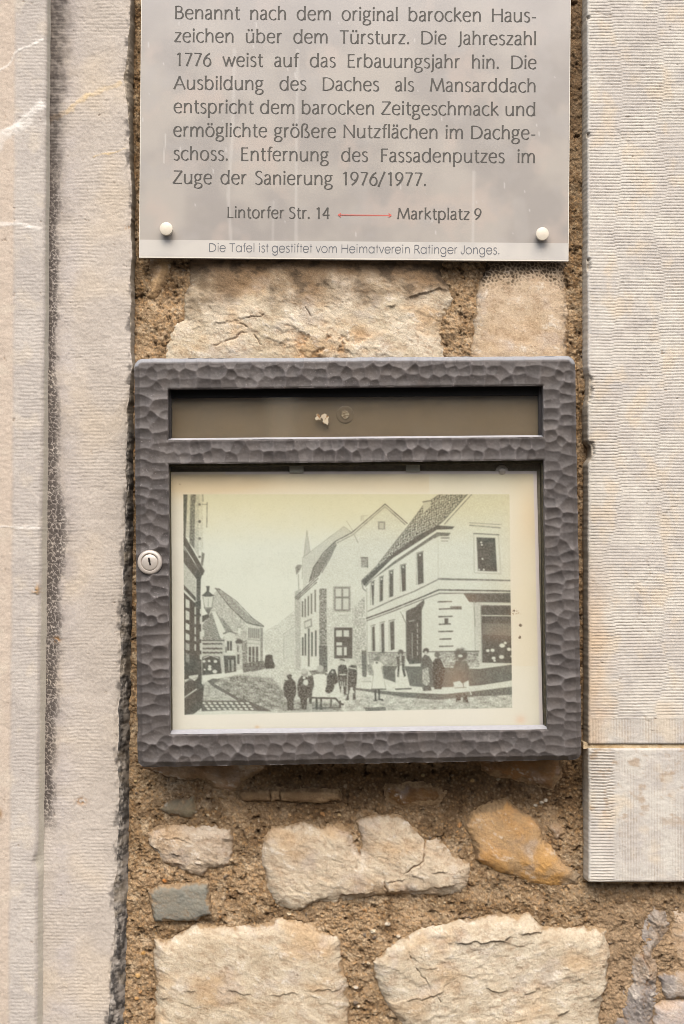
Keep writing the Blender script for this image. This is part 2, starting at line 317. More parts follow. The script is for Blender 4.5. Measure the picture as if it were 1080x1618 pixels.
def stone(pts, seed, hb=3, hs=16, wd=9, cols=((218, 205, 182), (204, 189, 164)), warm=(206, 164, 110), warm_amt=.35, grey_amt=.12, rough=1.0, jag=5, ledge=4.0, ang=.3,
          cracks=(), flat=False, mat=None, label=None, ledges=(), extra=None, name="stone", tilt=(0, 0), step=1.25):
    p = np.array(pts, float); x0, y0 = p.min(0) - 14; x1, y1 = p.max(0) + 14
    X, Y = grid(x0, x1, y0, y1, step)
    jx = 1.3 * jag * fbm(X, Y, 38, 5, seed + 3, .62); jy = 1.3 * jag * fbm(X, Y, 38, 5, seed + 9, .62)
    sd = poly_sdf(X + jx, Y + jy, p) + 2.2 * fbm(X, Y, 11, 4, seed, .65)
    sd = sd - 2.5; ins = np.maximum(-sd, 0)
    ca, sa = math.cos(ang), math.sin(ang); U = X * ca + Y * sa; W = -X * sa + Y * ca
    n1 = fbm(U * .6, W, 78, 6, seed + 1, .5); n2 = fbm(U * .55, W, 17, 5, seed + 2, .62)
    nb = np.abs(fbm(U * .6 + 4 * n2, W + 4 * n1, 34, 5, seed + 17, .6)); nb2 = np.abs(fbm(U, W, 13, 4, seed + 18, .62)); mic = fbm(X, Y, 5, 3, seed + 19, .7)
    q = n1 * 2.6 + .25 * n2; fq = np.floor(q); tr = q - fq; led = fq + sst(.72, 1.0, tr)
    hs *= .68; wd *= 1.25; H = -5 + (hb + 5 + hs) * (1 - np.exp(-ins / wd)) + .62 * (rough * (6.0 * n1 + 1.8 * n2 - 4.5 * nb - 1.7 * nb2 + .5 * mic) + 1.2 + ledge * .5 * (led - q)) * sst(0, 12, ins)
    H += tilt[0] * (X - p[:, 0].mean()) + tilt[1] * (Y - p[:, 1].mean())
    cr = np.zeros_like(X)
    for pl, wdt, dep in cracks:
        dd = line_d(X + 5 * fbm(X, Y, 14, 3, seed + 7), Y + 5 * fbm(X, Y, 14, 3, seed + 8), pl); e = np.exp(-(dd / (.62 * wdt)) ** 2) * sst(-.35, .1, fbm(X, Y, 18, 3, seed + 6)); H -= .75 * dep * e; cr = np.maximum(cr, e * min(1, dep / 5))
    for pl, amp_, w_ in ledges:
        pl = np.array(pl, float); cy = np.interp(X, pl[:, 0], pl[:, 1]) + 11 * fbm(X, Y * .3, 30, 6, seed + 23, .62); dlt = cy - Y
        fx = sst(pl[0, 0] - 6, pl[0, 0] + 10, X) * (1 - sst(pl[-1, 0] - 10, pl[-1, 0] + 6, X))
        brkn = sst(-.25, .2, fbm(X, Y * .25, 36, 3, seed + 27)); fx = fx * brkn; H += .62 * amp_ * fx * sst(-1.5, 1.0, dlt) * np.exp(-np.maximum(dlt, 0) / w_); cr = np.maximum(cr, .25 * fx * np.exp(-((dlt + 2.0) / 1.8) ** 2) * sst(-.2, .2, fbm(X, Y, 14, 3, seed + 24)))
    vein = sst(.78, .93, fbm(U * .6, W, 55, 4, seed + 15, .55, ridged=True))
    H -= .35 * vein * rough
    if flat: H = -5 + (hb + 5 + hs) * (1 - np.exp(-ins / wd)) + 1.4 * n1 + 1.2 * n2 - 1.5 * nb2 + .5 * mic + tilt[0] * (X - p[:, 0].mean()) + tilt[1] * (Y - p[:, 1].mean())
    C = mix(lin(cols[0]), lin(cols[1]), sst(-.3, .3, fbm(X, Y, 60, 5, seed + 11, .6)))
    C = mix(C, lin(warm), warm_amt * sst(.0, .42, fbm(U * .7, W, 75, 4, seed + 12)))
    C = mix(C, lin((188, 178, 170)), grey_amt * 3 * sst(.1, .45, fbm(X, Y, 50, 4, seed + 13)))
    C = mix(C, lin((240, 230, 214)), .55 * sst(.05, .45, n2 + .4 * mic - .9 * nb) * (not flat))
    C = mix(C, lin((162, 134, 104)), .5 * sst(.05, .5, .5 * mic - n2 + .3 * nb2) * (.4 if flat else 1))
    C = mix(C, lin((146, 116, 84)), .55 * np.exp(-(nb2 / .018) ** 2) * sst(.0, .3, fbm(X, Y, 40, 3, seed + 20) + .08)); C = mix(C, lin((136, 106, 76)), .6 * np.exp(-(nb / .016) ** 2) * sst(.0, .25, fbm(X, Y, 60, 3, seed + 21) + .06))
    C = mix(C, lin((150, 118, 86)), .22 * vein)
    C = mix(C, lin((120, 88, 60)), .8 * cr)
    smw = 17 * np.maximum(0, fbm(X, Y, 34, 4, seed + 25, .6) + .02); sme = 1 - sst(1.5, 6, ins - smw + 5 * n2); C = mix(C, mix(lin((176, 148, 112)), lin((140, 114, 84)), sst(-.3, .3, mic + n2)), .9 * sme); H -= 1.5 * sme * np.minimum(1, ins / 8) - .8 * sme * mic
    if extra is not None: C, H = extra(X, Y, sd, H, C)
    o = relief(name, X, Y, H, C, 14, mat or M_STONE, wall, sdf=sd - 3, back=-20)
    if label: o["label"] = label
    return o
OUT = []
def spots(X, Y, sc, seed):
    f1, f2, idd = worley(X, Y, sc, seed); return f2 - f1
def ex_top(X, Y, sd, H, C):        # sooty brown weathering along the top of the big boulder
    n = fbm(X, Y, 60, 4, 301); m = 1 - sst(30, 84, (Y - 405) + 46 * n)
    C = mix(C, lin((126, 100, 72)), .9 * m); C = mix(C, lin((70, 60, 48)), .7 * m * sst(.0, .3, fbm(X * .7, Y, 26, 5, 305, .6)))
    e = np.exp(-((X - 312) / 42.) ** 2 - ((Y - 462) / 36.) ** 2) * sst(-.25, .25, fbm(X, Y, 30, 4, 309) + .12)
    C = mix(C, lin((122, 104, 82)), .9 * e)
    e = np.exp(-((X - 510) / 60.) ** 2 - ((Y - 545) / 26.) ** 2) * sst(-.1, .3, fbm(X, Y, 22, 4, 311))
    C = mix(C, lin((172, 122, 66)), .8 * e); H = H - 6 * e
    return C, H
stone([(298, 380), (712, 380), (700, 425), (718, 470), (708, 505), (699, 525), (706, 600), (250, 600), (259, 540), (267, 510), (284, 498), (286, 468), (294, 440)], 5, hs=20, wd=11, cols=((221, 207, 183), (208, 192, 164)),
      cracks=(([(368, 505), (395, 520), (412, 545)], 1.6, 5), ([(368, 508), (420, 497)], 1.3, 4), ([(340, 545), (400, 520)], 2, 4),  ([(482, 486), (492, 500)], 1.2, 4)), ledges=(([(612, 482), (660, 466), (712, 452)], 7, 16), ([(300, 520), (360, 506), (420, 500)], 4, 12)), warm_amt=.55, extra=ex_top, label="broad cream boulder with sooty top and ochre patches")
def ex_spot(X, Y, sd, H, C):       # dark crackled lichen crust on the upper part of the smooth stone
    m = 1 - sst(8, 66, (Y - 405) + 30 * fbm(X, Y, 40, 4, 321)); s = spots(X + 2 * fbm(X, Y, 7, 2, 322), Y + 2 * fbm(X, Y, 7, 2, 324), 6.2, 7); C = mix(C, lin((132, 112, 86)), .55 * sst(.45, .95, m))
    C = mix(C, lin((84, 70, 54)), np.clip(m * 1.5, 0, 1) * sst(.06 + .5 * (1 - m), .22 + .5 * (1 - m), s) * .92)
    m2 = sst(880, 893, X) * sst(.1, .5, fbm(X, Y, 10, 3, 323)); C = mix(C, lin((120, 110, 98)), .7 * m2)
    return C, H
stone([(776, 380), (897, 380), (895, 430), (899, 500), (899, 600), (742, 600), (746, 540), (748, 490), (757, 448), (768, 425)], 8, hs=16, wd=7, cols=((214, 192, 164), (204, 182, 152)), rough=.35, ledge=1.2, jag=4, extra=ex_spot, warm_amt=.2, label="smooth tan stone with dark crackled crust on its top")
stone([(232, 385), (278, 385), (274, 420), (264, 442), (243, 470), (231, 466), (233, 430)], 12, hs=17, wd=9, cols=((200, 172, 134), (184, 156, 118)), rough=.5, ledge=1.5)
stone([(216, 1190), (420, 1190), (416, 1216), (396, 1226), (384, 1240), (366, 1252), (344, 1250), (318, 1238), (280, 1233), (250, 1226), (218, 1217)], 14, hs=12, wd=6, cols=((206, 180, 150), (170, 140, 108)), warm=(150, 116, 84), warm_amt=.7)
for i, pl in enumerate(([(376, 1255), (424, 1253), (425, 1267), (384, 1268)], [(427, 1252), (440, 1252), (441, 1266), (429, 1267)], [(443, 1253), (480, 1251), (534, 1256), (537, 1266), (500, 1270), (444, 1266)])):
    stone(pl, 20 + i, hb=2, hs=11, wd=1.6, cols=((160, 132, 98), (138, 112, 82)), flat=True, jag=2.5, warm=(150, 116, 76))
stone([(247, 1281), (268, 1269), (305, 1257), (310, 1286), (301, 1297), (264, 1289)], 26, hs=12, wd=4, cols=((138, 128, 104), (124, 114, 94)), rough=.4, ledge=1.5, jag=3, mat=M_SLATE, warm_amt=.2, label="small olive grey wedge of slate", warm=(150, 132, 96))
stone([(228, 1319), (246, 1308), (270, 1305), (300, 1306), (335, 1306), (362, 1312), (369, 1330), (366, 1358), (358, 1376), (330, 1378), (318, 1388), (300, 1386), (280, 1376), (254, 1366), (238, 1346)], 33, hs=17, wd=7, cols=((214, 197, 174), (200, 180, 154)), rough=1.5, ledge=7, ang=.25,
      ledges=(([(232, 1338), (258, 1350), (290, 1352), (330, 1364), (366, 1370)], 12, 14), ([(250, 1316), (300, 1330), (366, 1324)], 6, 10), ([(262, 1368), (300, 1364), (345, 1378)], 7, 8)), label="layered cream stone with deep broken ledges")
stone([(233, 1413), (250, 1402), (290, 1399), (328, 1398), (331, 1420), (334, 1448), (316, 1450), (310, 1459), (276, 1459), (244, 1460), (239, 1440)], 41, hs=15, wd=2.2, cols=((136, 134, 122), (122, 122, 114)), flat=True, jag=2.5, mat=M_SLATE, warm=(160, 148, 122), warm_amt=.3, grey_amt=.03, label="flat blue grey slate with chipped corner", tilt=(0.01, .03))
stone([(410, 1326), (428, 1309), (452, 1306), (480, 1303), (505, 1310), (540, 1307), (556, 1316), (565, 1340), (568, 1342), (564, 1300), (590, 1293), (632, 1291), (658, 1310), (670, 1332), (690, 1327), (716, 1350), (744, 1368), (744, 1390), (730, 1413), (690, 1420), (640, 1418), (596, 1418), (545, 1430), (500, 1432), (462, 1446), (432, 1432), (418, 1405), (411, 1370)], 47, hs=22, wd=9,
      cols=((214, 198, 172), (202, 184, 158)), cracks=(([(566, 1320), (566, 1356), (560, 1384)], 2.6, 10), ([(672, 1332), (668, 1362), (640, 1380)], 2, 5), ([(612, 1420), (604, 1380)], 1.5, 4)), ledges=(([(470, 1438), (520, 1420), (590, 1408), (660, 1410), (742, 1394)], 9, 16), ([(600, 1392), (660, 1384), (720, 1378)], 5, 14)), warm_amt=.45, label="wide cream boulder split by a vertical notch")
def ex_och(X, Y, sd, H, C):
    m = sst(1335, 1385, Y + .25 * (X - 800) + 14 * fbm(X, Y, 30, 4, 331)); C = mix(C, lin((222, 168, 92)), .65 * m * sst(-.3, .2, fbm(X, Y, 24, 4, 333)))
    m = sst(880, 905, X + 8 * fbm(X, Y, 16, 3, 335)); C = mix(C, lin((150, 136, 116)), .75 * m)
    H = H - 9 * sst(1362, 1392, Y - .12 * (X - 820) + 8 * fbm(X, Y, 30, 3, 337)); return C, H
stone([(737, 1306), (748, 1288), (780, 1275), (802, 1267), (818, 1281), (850, 1303), (862, 1330), (888, 1360), (919, 1388), (918, 1404), (890, 1407), (842, 1403), (790, 1386), (752, 1362), (745, 1330)], 53, hs=20, wd=5, cols=((206, 168, 120), (188, 156, 114)), warm=(214, 156, 84), warm_amt=.5, rough=.55, ledge=2, ang=.55, extra=ex_och, label="ochre yellow angular stone pointing down to the right")
stone([(752, 1190), (880, 1190), (886, 1226), (872, 1246), (838, 1240), (790, 1231), (764, 1222)], 59, hs=10, wd=6, cols=((170, 128, 84), (146, 112, 76)), warm=(176, 116, 62), warm_amt=.7, rough=.7)
stone([(613, 1247), (668, 1244), (704, 1256), (692, 1274), (640, 1277), (615, 1270)], 63, hs=5, wd=6, cols=((128, 94, 56), (112, 82, 50)), rough=.5, ledge=1, warm=(140, 96, 54))
stone([(866, 1309), (888, 1302), (896, 1318), (882, 1331)], 65, hs=9, wd=4, cols=((184, 158, 128), (160, 136, 112)), rough=.6, ledge=2)
stone([(242, 1487), (270, 1484), (288, 1474), (310, 1464), (345, 1466), (400, 1467), (425, 1458), (452, 1452), (488, 1460), (512, 1479), (537, 1480), (538, 1520), (551, 1570), (546, 1700), (246, 1700), (241, 1560)], 71, hs=20, wd=7, cols=((215, 200, 174), (205, 188, 160)), rough=.75, ledge=3, jag=5, warm_amt=.4, ledges=(([(250, 1580), (330, 1560), (420, 1575), (540, 1560)], 4, 18),), label="large flat faced cream block at the foot of the wall")
stone([(587, 1524), (604, 1506), (628, 1488), (680, 1464), (730, 1456), (760, 1449), (838, 1447), (856, 1468), (880, 1470), (902, 1465), (963, 1471), (966, 1515), (958, 1570), (948, 1610), (940, 1700), (660, 1700), (640, 1630), (608, 1590), (596, 1556)], 77, hs=23, wd=8, cols=((218, 205, 181), (205, 190, 164)), rough=1.1, ledge=5, ang=-.2, jag=5,
      cracks=(([(645, 1508), (668, 1544), (694, 1582)], 1.1, 4), ), ledges=(([(690, 1486), (760, 1490), (800, 1478), (860, 1474)], 8, 16), ([(830, 1622), (880, 1600), (920, 1590), (962, 1560)], 10, 18), ([(640, 1580), (740, 1560), (820, 1570), (930, 1540)], 5, 18)), warm_amt=.4, label="long cream boulder with a hairline crack")
GREYC = dict(cols=((184, 174, 162), (138, 130, 124)), warm=(186, 158, 124), warm_amt=.6, grey_amt=.1)
stone([(1036, 1428), (1054, 1440), (1058, 1470), (1050, 1500), (1040, 1524), (1042, 1545), (1046, 1576), (1036, 1618), (1030, 1690), (964, 1690), (972, 1612), (986, 1568), (1004, 1544), (1000, 1518), (1014, 1484), (1026, 1450)], 83, hs=20, wd=12, rough=2.6, ledge=10, jag=9, ang=1.0, cracks=(([(1010, 1500), (1030, 1540), (1012, 1580)], 2, 5),), label="grey purple jagged rock strip", **GREYC)
stone([(1042, 1544), (1075, 1538), (1130, 1550), (1122, 1580), (1056, 1584)], 89, hs=15, wd=5, rough=1.3, ledge=5, **GREYC)
stone([(1034, 1592), (1062, 1580), (1130, 1584), (1180, 1620), (1170, 1690), (1030, 1690)], 91, hs=16, wd=6, rough=.9, ledge=3, cols=((194, 184, 176), (176, 166, 160)))
stone([(1060, 1436), (1130, 1430), (1190, 1480), (1160, 1536), (1090, 1540), (1062, 1520)], 93, hs=10, wd=10, rough=1.5, ledge=6, cols=((206, 184, 158), (186, 160, 128)), jag=8)

# ---------------------------------------------------------------- left door jamb (one carved block with a rebate)
jl = thing("door_jamb", "pale limestone door jamb with carved step, white veins and a black soot streak", "door jamb", 100, 1700, 0)
def veins(X, Y):
    q = 7 * fbm(X, Y, 34, 5, 401, .55); wv = .45 + 1.3 * np.clip(.5 + 1.1 * fbm(X, Y, 22, 4, 402, .6), 0, 1); al = np.clip(.62 + 1.0 * fbm(X, Y, 26, 5, 403, .6), .35, 1)
    v = np.zeros_like(X)
    for pts, w0 in (([(-6, 116), (22, 92), (30, 80), (66, 62)], 2.0), ([(-5, 232), (18, 208), (40, 190), (66, 168)], 8), ([(-5, 222), (14, 206)], 2), ([(-5, 357), (25, 354), (62, 362)], 3.0), ([(-5, 832), (62, 834)], 1.8), ([(76, 192), (92, 184), (112, 172)], 6.5), ([(78, 192), (100, 178), (140, 154), (192, 134)], 3.2), ([(150, 250), (200, 236)], 1.2)):
        d = line_d(X + q, Y + q * .7, pts); v = np.maximum(v, al * (1 - sst(.35, 1.25, d / (w0 * wv))))
    return v
def tool(X, Y, per, seed, band=95):
    bx = np.floor((X + 18 * fbm(X, Y, 160, 2, seed)) / band); ph = ((bx * 12.9898 + seed) * 3.7) % 1.0
    yy = Y / per + ph + .55 * fbm(X, Y, 60, 3, seed + 1) + .16 * fbm(X, Y, 9, 3, seed + 2) + .02 * X / per * ((ph - .5))
    t = yy - np.floor(yy); groove = np.clip(1 - np.abs(t - .5) / .22, 0, 1); return groove, np.floor(yy)
xe = lambda y: pw(y, -140, 76, 0, 75.5, 540, 72.5, 900, 70.5, 1080, 68.5, 1320, 65, 1618, 62.5, 1760, 61) + 0.8 * perlin(y / 40., y * 0, 5)
xa = lambda y: xe(y) - pw(y, -140, 1.5, 0, 1.5, 500, 2.5, 700, 4.5, 1000, 6.5, 1618, 5, 1760, 5) - .8 * np.abs(perlin(y / 9., y * 0 + 3, 6)) - 5 * np.exp(-((y - 1362) / 12.) ** 2)
ys = np.arange(-140, 1760.1, 1.3)
us = np.concatenate([np.arange(-150, 0, 6.0), np.linspace(0, 62, 46)])
# moulding: columns from far left to arris, then down the slim side face
cols_ = []
for u in us: cols_.append(np.where(u < 0, u, u / 62.0 * xa(ys)))
nfl = len(cols_)
for t in (.25, .5, .75, 1.0): cols_.append(xa(ys) + (xe(ys) + 1.5 - xa(ys)) * t)
X = np.stack(cols_, 1); Y = np.repeat(ys[:, None], X.shape[1], 1)
g, row = tool(X, Y, 5.6, 411)
xm = pw(Y, -140, 28, 0, 25, 700, 21, 1618, 14, 1760, 13) + 1.5 * fbm(X, Y, 60, 3, 415)
sidef = np.zeros_like(X); sidef[:, nfl:] = np.array([.25, .5, .75, 1.0])
H = 43 + 1.4 * fbm(X, Y, 120, 3, 413) + .8 * fbm(X, Y, 18, 4, 414) + .5 * fbm(X, Y, 5, 2, 416) - (.5 * g * sst(.0, .25, fbm(X, Y, 60, 3, 417) + .2)) * sst(xm, xm + 5, X) + 1.8 * (1 - sst(xm - 3, xm + 3, X)) - 3.0 * (1 - sst(-12, 4, X))
pit = sst(.40, .60, fbm(X, Y, 14, 5, 419, .65)); H -= 1.6 * pit
H -= 3.0 * np.exp(-((xa(Y) - X) / 2.2) ** 2); H = np.where(sidef > 0, 40 - 13 * sidef, H)
v = veins(X, Y); H += .7 * v
C = mix(lin((202, 194, 184)), lin((193, 185, 176)), sst(-.3, .3, fbm(X, Y, 80, 4, 421)))
C = mix(C, lin((208, 190, 170)), .7 * (1 - sst(xm - 4, xm + 3, X)))
C = mix(C, lin((216, 204, 186)), .5 * sst(.1, .45, fbm(X, Y, 44, 4, 425)))
C = mix(C, lin((170, 160, 152)), .2 * g * sst(xm, xm + 5, X))
C = mix(C, lin((160, 140, 118)), .6 * pit)
C = mix(C, lin((244, 239, 230)), .95 * v)
C = mix(C, lin((204, 197, 180)), .8 * (sidef > 0))
sp = np.exp(-((X - 57) / 6.) ** 2 - ((Y - 932) / 8.) ** 2) * sst(-.1, .2, fbm(X, Y, 7, 3, 427)); C = mix(C, lin((176, 138, 84)), .95 * sp); H = H + 2.5 * sp
sp = np.exp(-((X - 1) / 4.) ** 2 - ((Y - 1285) / 8.) ** 2); C = mix(C, lin((150, 116, 76)), .8 * sp)
relief("moulding", X, Y, H, C, 40, M_JAMB, jl, back=-60)
xf = lambda y: pw(y, -140, 206, 0, 207, 90, 203, 130, 194, 150, 197, 210, 205, 300, 206, 400, 207.5, 540, 207, 640, 203.5, 700, 200, 760, 200.5, 800, 196.5, 860, 196, 900, 193.5, 1000, 191.5, 1080, 190, 1150, 187, 1200, 186, 1300, 188, 1380, 184, 1400, 180, 1460, 181, 1500, 177, 1560, 174, 1618, 170, 1760, 168) + 7.0 * fbm(y, y * 0 + 40, 70, 6, 7, .62)
xr = lambda y: np.maximum(xf(y) + 2.5, pw(y, -140, 209, 0, 209, 130, 207, 540, 209, 640, 208.5, 760, 208, 1000, 204.5, 1200, 201, 1320, 200, 1400, 199, 1500, 196.5, 1618, 193, 1760, 191) + 2.5 * fbm(y, y * 0 + 90, 30, 4, 9, .6))
nf = 98
X = np.concatenate([xe(ys)[:, None] + (xf(ys) - xe(ys))[:, None] * np.linspace(0, 1, nf)[None], xf(ys)[:, None] + (xr(ys) - xf(ys))[:, None] * np.linspace(0, 1, 16)[None, 1:]], 1)
Y = np.repeat(ys[:, None], X.shape[1], 1)
tt = np.zeros_like(X); tt[:, nf:] = np.linspace(0, 1, 16)[1:]
g, row = tool(X, Y, 5.4, 431, 120)
H = 27 + 2.0 * fbm(X, Y, 140, 3, 433) + 1.0 * fbm(X, Y, 20, 4, 434) + .55 * fbm(X, Y, 5, 2, 436) - .55 * g * sst(-.1, .25, fbm(X, Y, 70, 3, 437) + .08)
pit = sst(.40, .6, fbm(X, Y, 12, 5, 439, .65)); H -= 1.6 * pit
edge = np.exp(-((xf(Y) - X) / 3.) ** 2) * (tt == 0); H -= 2.2 * edge * (.6 + fbm(X, Y, 9, 3, 441))
brk = fbm(X * 2.0, Y * .55, 16, 5, 443, .6); H = np.where(tt > 0, 25 - 25 * tt ** 2.2 + 13 * (.6 * brk + .7 * fbm(X, Y, 24, 5, 449, .6)) * np.sin(np.pi * np.clip(tt, 0, 1)) ** .5, H)
C = mix(lin((202, 192, 180)), lin((194, 184, 172)), sst(-.3, .3, fbm(X, Y, 90, 4, 451)))
C = mix(C, lin((210, 195, 174)), .6 * sst(.0, .4, fbm(X, Y, 130, 3, 452)))
C = mix(C, lin((196, 188, 182)), .7 * np.exp(-((X - xe(Y) - 32) / 22.) ** 2) * sst(-.3, .3, fbm(X, Y, 60, 4, 453)))
C = mix(C, lin((180, 168, 152)), .22 * g); C = mix(C, lin((152, 132, 108)), .6 * pit)
v = veins(X, Y); C = mix(C, lin((230, 204, 160)), .95 * v); C = mix(C, lin((190, 146, 96)), .8 * v * (1 - sst(78, 120, X)) * (X > 70)); H = H + .6 * v
# soot crust in the lee of the step: crackled black film
wS = pw(Y, -140, 30, 0, 40, 100, 34, 150, 28, 300, 25, 420, 23, 540, 19, 640, 22, 760, 27, 830, 40, 870, 40, 920, 30, 1000, 29, 1150, 25, 1280, 22, 1330, 40, 1370, 26) + 9 * fbm(X, Y, 40, 4, 461) + 5 * fbm(X, Y, 8, 3, 462)
dx = X - xe(Y); m = (1 - sst(.45, 1.25, dx / wS)) * (1 - sst(1240, 1360, Y + 40 * fbm(X, Y, 60, 3, 463)))
f1, f2, idd = worley(X + 6 * fbm(X, Y, 13, 4, 465, .65), Y + 6 * fbm(X, Y, 13, 4, 466, .65), 7.6, 15); e1, e2, eid = worley(X + 3 * fbm(X, Y, 9, 3, 468), Y * .8, 4.2, 29)
crack = np.maximum(sst(.03, .20, f2 - f1), .8 * (1 - sst(2, 8, X - xe(Y) + 4 * fbm(X, Y, 14, 3, 470)))) * (.8 + .2 * sst(.04, .25, e2 - e1)) * sst(-.15, .15, 1.5 * m - .7 * idd - .15 * eid + .25 * fbm(X, Y, 24, 4, 469))
low = sst(150, 420, Y)
soot = m * np.where(low > 0, 1, 1) * (crack * low + (1 - low) * (.55 + .6 * fbm(X, Y, 10, 4, 467) - .25 * g + .2))
mh = (1 - sst(.3, 1.9, dx / wS)) * (1 - sst(1200, 1360, Y + 40 * fbm(X, Y, 60, 3, 463))); C = mix(C, lin((142, 132, 124)), .62 * mh * sst(-.5, .2, fbm(X, Y, 22, 4, 481) + .1)); C = mix(C, lin((72, 65, 61)), np.clip(soot * 1.05, 0, .88)); H += .5 * np.clip(soot, 0, 1)
C = mix(C, lin((196, 188, 170)), .75 * (1 - sst(0, 2.6, dx)) * sst(200, 500, Y))
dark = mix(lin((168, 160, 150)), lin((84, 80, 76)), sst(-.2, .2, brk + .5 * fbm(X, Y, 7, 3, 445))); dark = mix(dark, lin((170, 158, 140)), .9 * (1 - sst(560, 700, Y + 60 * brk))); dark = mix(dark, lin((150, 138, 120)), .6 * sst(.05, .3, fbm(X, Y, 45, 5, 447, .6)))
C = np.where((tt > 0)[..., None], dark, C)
C = mix(C, lin((110, 104, 98)), .85 * (tt == 0) * (1 - sst(2, 8, xf(Y) - X + 7 * fbm(X, Y, 12, 4, 471))) * sst(.0, .25, fbm(X, Y, 30, 3, 473)))
for cx_, cy_, r_ in ((129, 1265, 6), (201, 360, 3), (91, 1010, 4)):
    sp = np.exp(-(((X - cx_) / (r_ * 1.3)) ** 2 + ((Y - cy_) / r_) ** 2)) * sst(-.2, .1, fbm(X, Y, 6, 3, 475)); C = mix(C, lin((176, 132, 80)), .9 * sp); H = H - 1.5 * sp
relief("recessed_face", X, Y, H, C, 22, M_JAMB, jl, back=-60)

# ---------------------------------------------------------------- right jamb: two ribbed ashlar blocks and a tan joint
jr = thing("ribbed_jamb", "off white ashlar jamb with chiselled ribs and a tan joint between two blocks", "door jamb", 1080, 1392, 0)
XR = 1256
def rib_block(name, y0, y1, label, lower):
    ys = np.arange(y0, y1 + .01, .95); ys[-1] = y1
    xs = np.concatenate([[0, .12, .3, .5, .75, 1], np.linspace(0, 1, 150)[1:]])
    xl = lambda y: 928.6 + pw(y, -140, -1.5, 600, -.6, 1400, .9) + .45 * perlin(y / 6., y * 0, 31) + .5 * perlin(y / 40., y * 0, 32) + (7.5 * np.exp(-((y - 715) / 14.) ** 4) + 3.5 * np.exp(-((y - 612) / 24.) ** 4)) * (not lower)
    X = np.empty((len(ys), len(xs))); sdx = np.zeros_like(X)
    for j, u in enumerate(xs):
        if j < 6: X[:, j] = (xl(ys) - 3.5) + 3.5 * u; sdx[:, j] = 1 - u
        else: X[:, j] = xl(ys) + (XR - xl(ys)) * u
    Y = np.repeat(ys[:, None], len(xs), 1)
    def ribs(A, B, per, seed, warp=.10):
        yy = A / per + .4 * fbm(A, B, 220, 2, seed) + warp * fbm(B, A, 14, 3, seed + 1)
        t = yy - np.floor(yy); return t, np.floor(yy)
    band = np.floor((X + 34 * fbm(X, Y, 120, 3, 501) - 900) / 72.); ph = (band * .377) % 1.0
    t, row = ribs(Y + 4.8 * ph + .012 * (X - 1000) * (ph - .5), X, 4.75, 503)
    gh = np.exp(-((t - .5) / .17) ** 2); amp_h = .75 + .5 * fbm(X, Y, 70, 3, 505) + .35 * fbm(X * .3, Y * 3, 12, 2, 506)
    tv, rv = ribs(X, Y, 4.6, 513, .16)
    gv = np.exp(-((tv - .5) / .19) ** 2)
    if lower:
        sv = sst(967, 970, X + 1.5 * fbm(X, Y, 12, 2, 515)); av = sv * np.clip(.42 + .9 * fbm(X, Y, 55, 4, 517) + .4 * sst(1240, 1330, Y), 0, .9); amp_h = (1 - sv) * 1.35 * (amp_h + .15)
    else:
        sv = sst(1134, 1136, Y); av = sv * .9; amp_h = amp_h * (1 - sst(1131, 1133, Y))
        mg = sst(932.5, 933.5, X); av = av * mg
    marg = sst(1.5, 4.5, X - xl(Y)); G = gh * np.clip(amp_h, 0, 1.6) * marg + gv * av * marg
    rag = fbm(X, Y, 5, 2, 521)
    H = 34 + 1.2 * fbm(X, Y, 150, 3, 519) + .6 * fbm(X, Y, 16, 4, 520) + .5 * rag - 1.15 * G * (1 + .8 * rag)
    pit = sst(.42, .6, fbm(X, Y, 12, 5, 523, .65)); H -= 1.6 * pit
    cr = np.zeros_like(X)
    if not lower:
        for pts in ([(1020, 880), (1026, 905), (1008, 925), (1007, 975), (1025, 1000)], [(960, 1005), (945, 1030)], [(1018, 1130), (1030, 1155)], [(1065, 800), (1045, 815)], [(970, 205), (995, 230)], [(940, 18), (970, 30)]):
            cr = np.maximum(cr, np.exp(-(line_d(X + 6 * fbm(X, Y, 10, 3, 525), Y + 6 * fbm(X, Y, 10, 3, 526), pts) / 1.1) ** 2))
    H -= .9 * cr
    chip = np.zeros_like(X)
    if not lower:
        for cx_, cy_, rx, ry in ((931, 712, 8, 17), (928, 612, 7, 26), (928, 30, 3, 4), (928, 215, 4, 5), (928, 420, 4, 12)):
            chip = np.maximum(chip, .85 - .85 * sst(.6, 1.1, np.hypot((X - cx_) / rx, (Y - cy_) / ry) + .5 * fbm(X, Y, 9, 3, 527)))
    H -= chip * (7 + 4 * fbm(X, Y, 9, 4, 528))
    H = np.where(sdx > 0, 34 - 22 * sdx, H); H -= 1.5 * np.exp(-((X - xl(Y)) / 1.5) ** 2) * (sdx == 0)
    H -= 2.5 * np.exp(-((Y - y1) / 1.5) ** 2) + 1.5 * np.exp(-((Y - y0) / 1.5) ** 2)
    C = mix(lin((216, 211, 200)), lin((205, 199, 190)), sst(-.3, .3, fbm(X, Y, 70, 4, 531)))
    C = mix(C, lin((220, 206, 184)), .7 * sst(.05, .4, fbm(X, Y * .7, 46, 4, 533)))
    C = mix(C, lin((190, 186, 181)), .5 * sst(.15, .5, fbm(X, Y * 2, 34, 4, 535)))
    C = mix(C, lin((222, 192, 156)), .55 * (1 - sst(930, 975, X + 24 * fbm(X, Y, 30, 3, 537))) * sst(830, 1000, Y) * (not lower))
    C = mix(C, lin((158, 142, 126)), .5 * G * (1 + .8 * rag)); C = mix(C, lin((150, 128, 104)), .75 * pit); C = mix(C, lin((150, 132, 112)), .4 * cr * sst(-.2, .25, fbm(X, Y, 12, 3, 529)))
    if lower: C = mix(C, lin((176, 152, 124)), .65 * sst(.06, .36, fbm(X, Y, 24, 5, 539, .65)) * (1 - sst(1270, 1340, Y)))
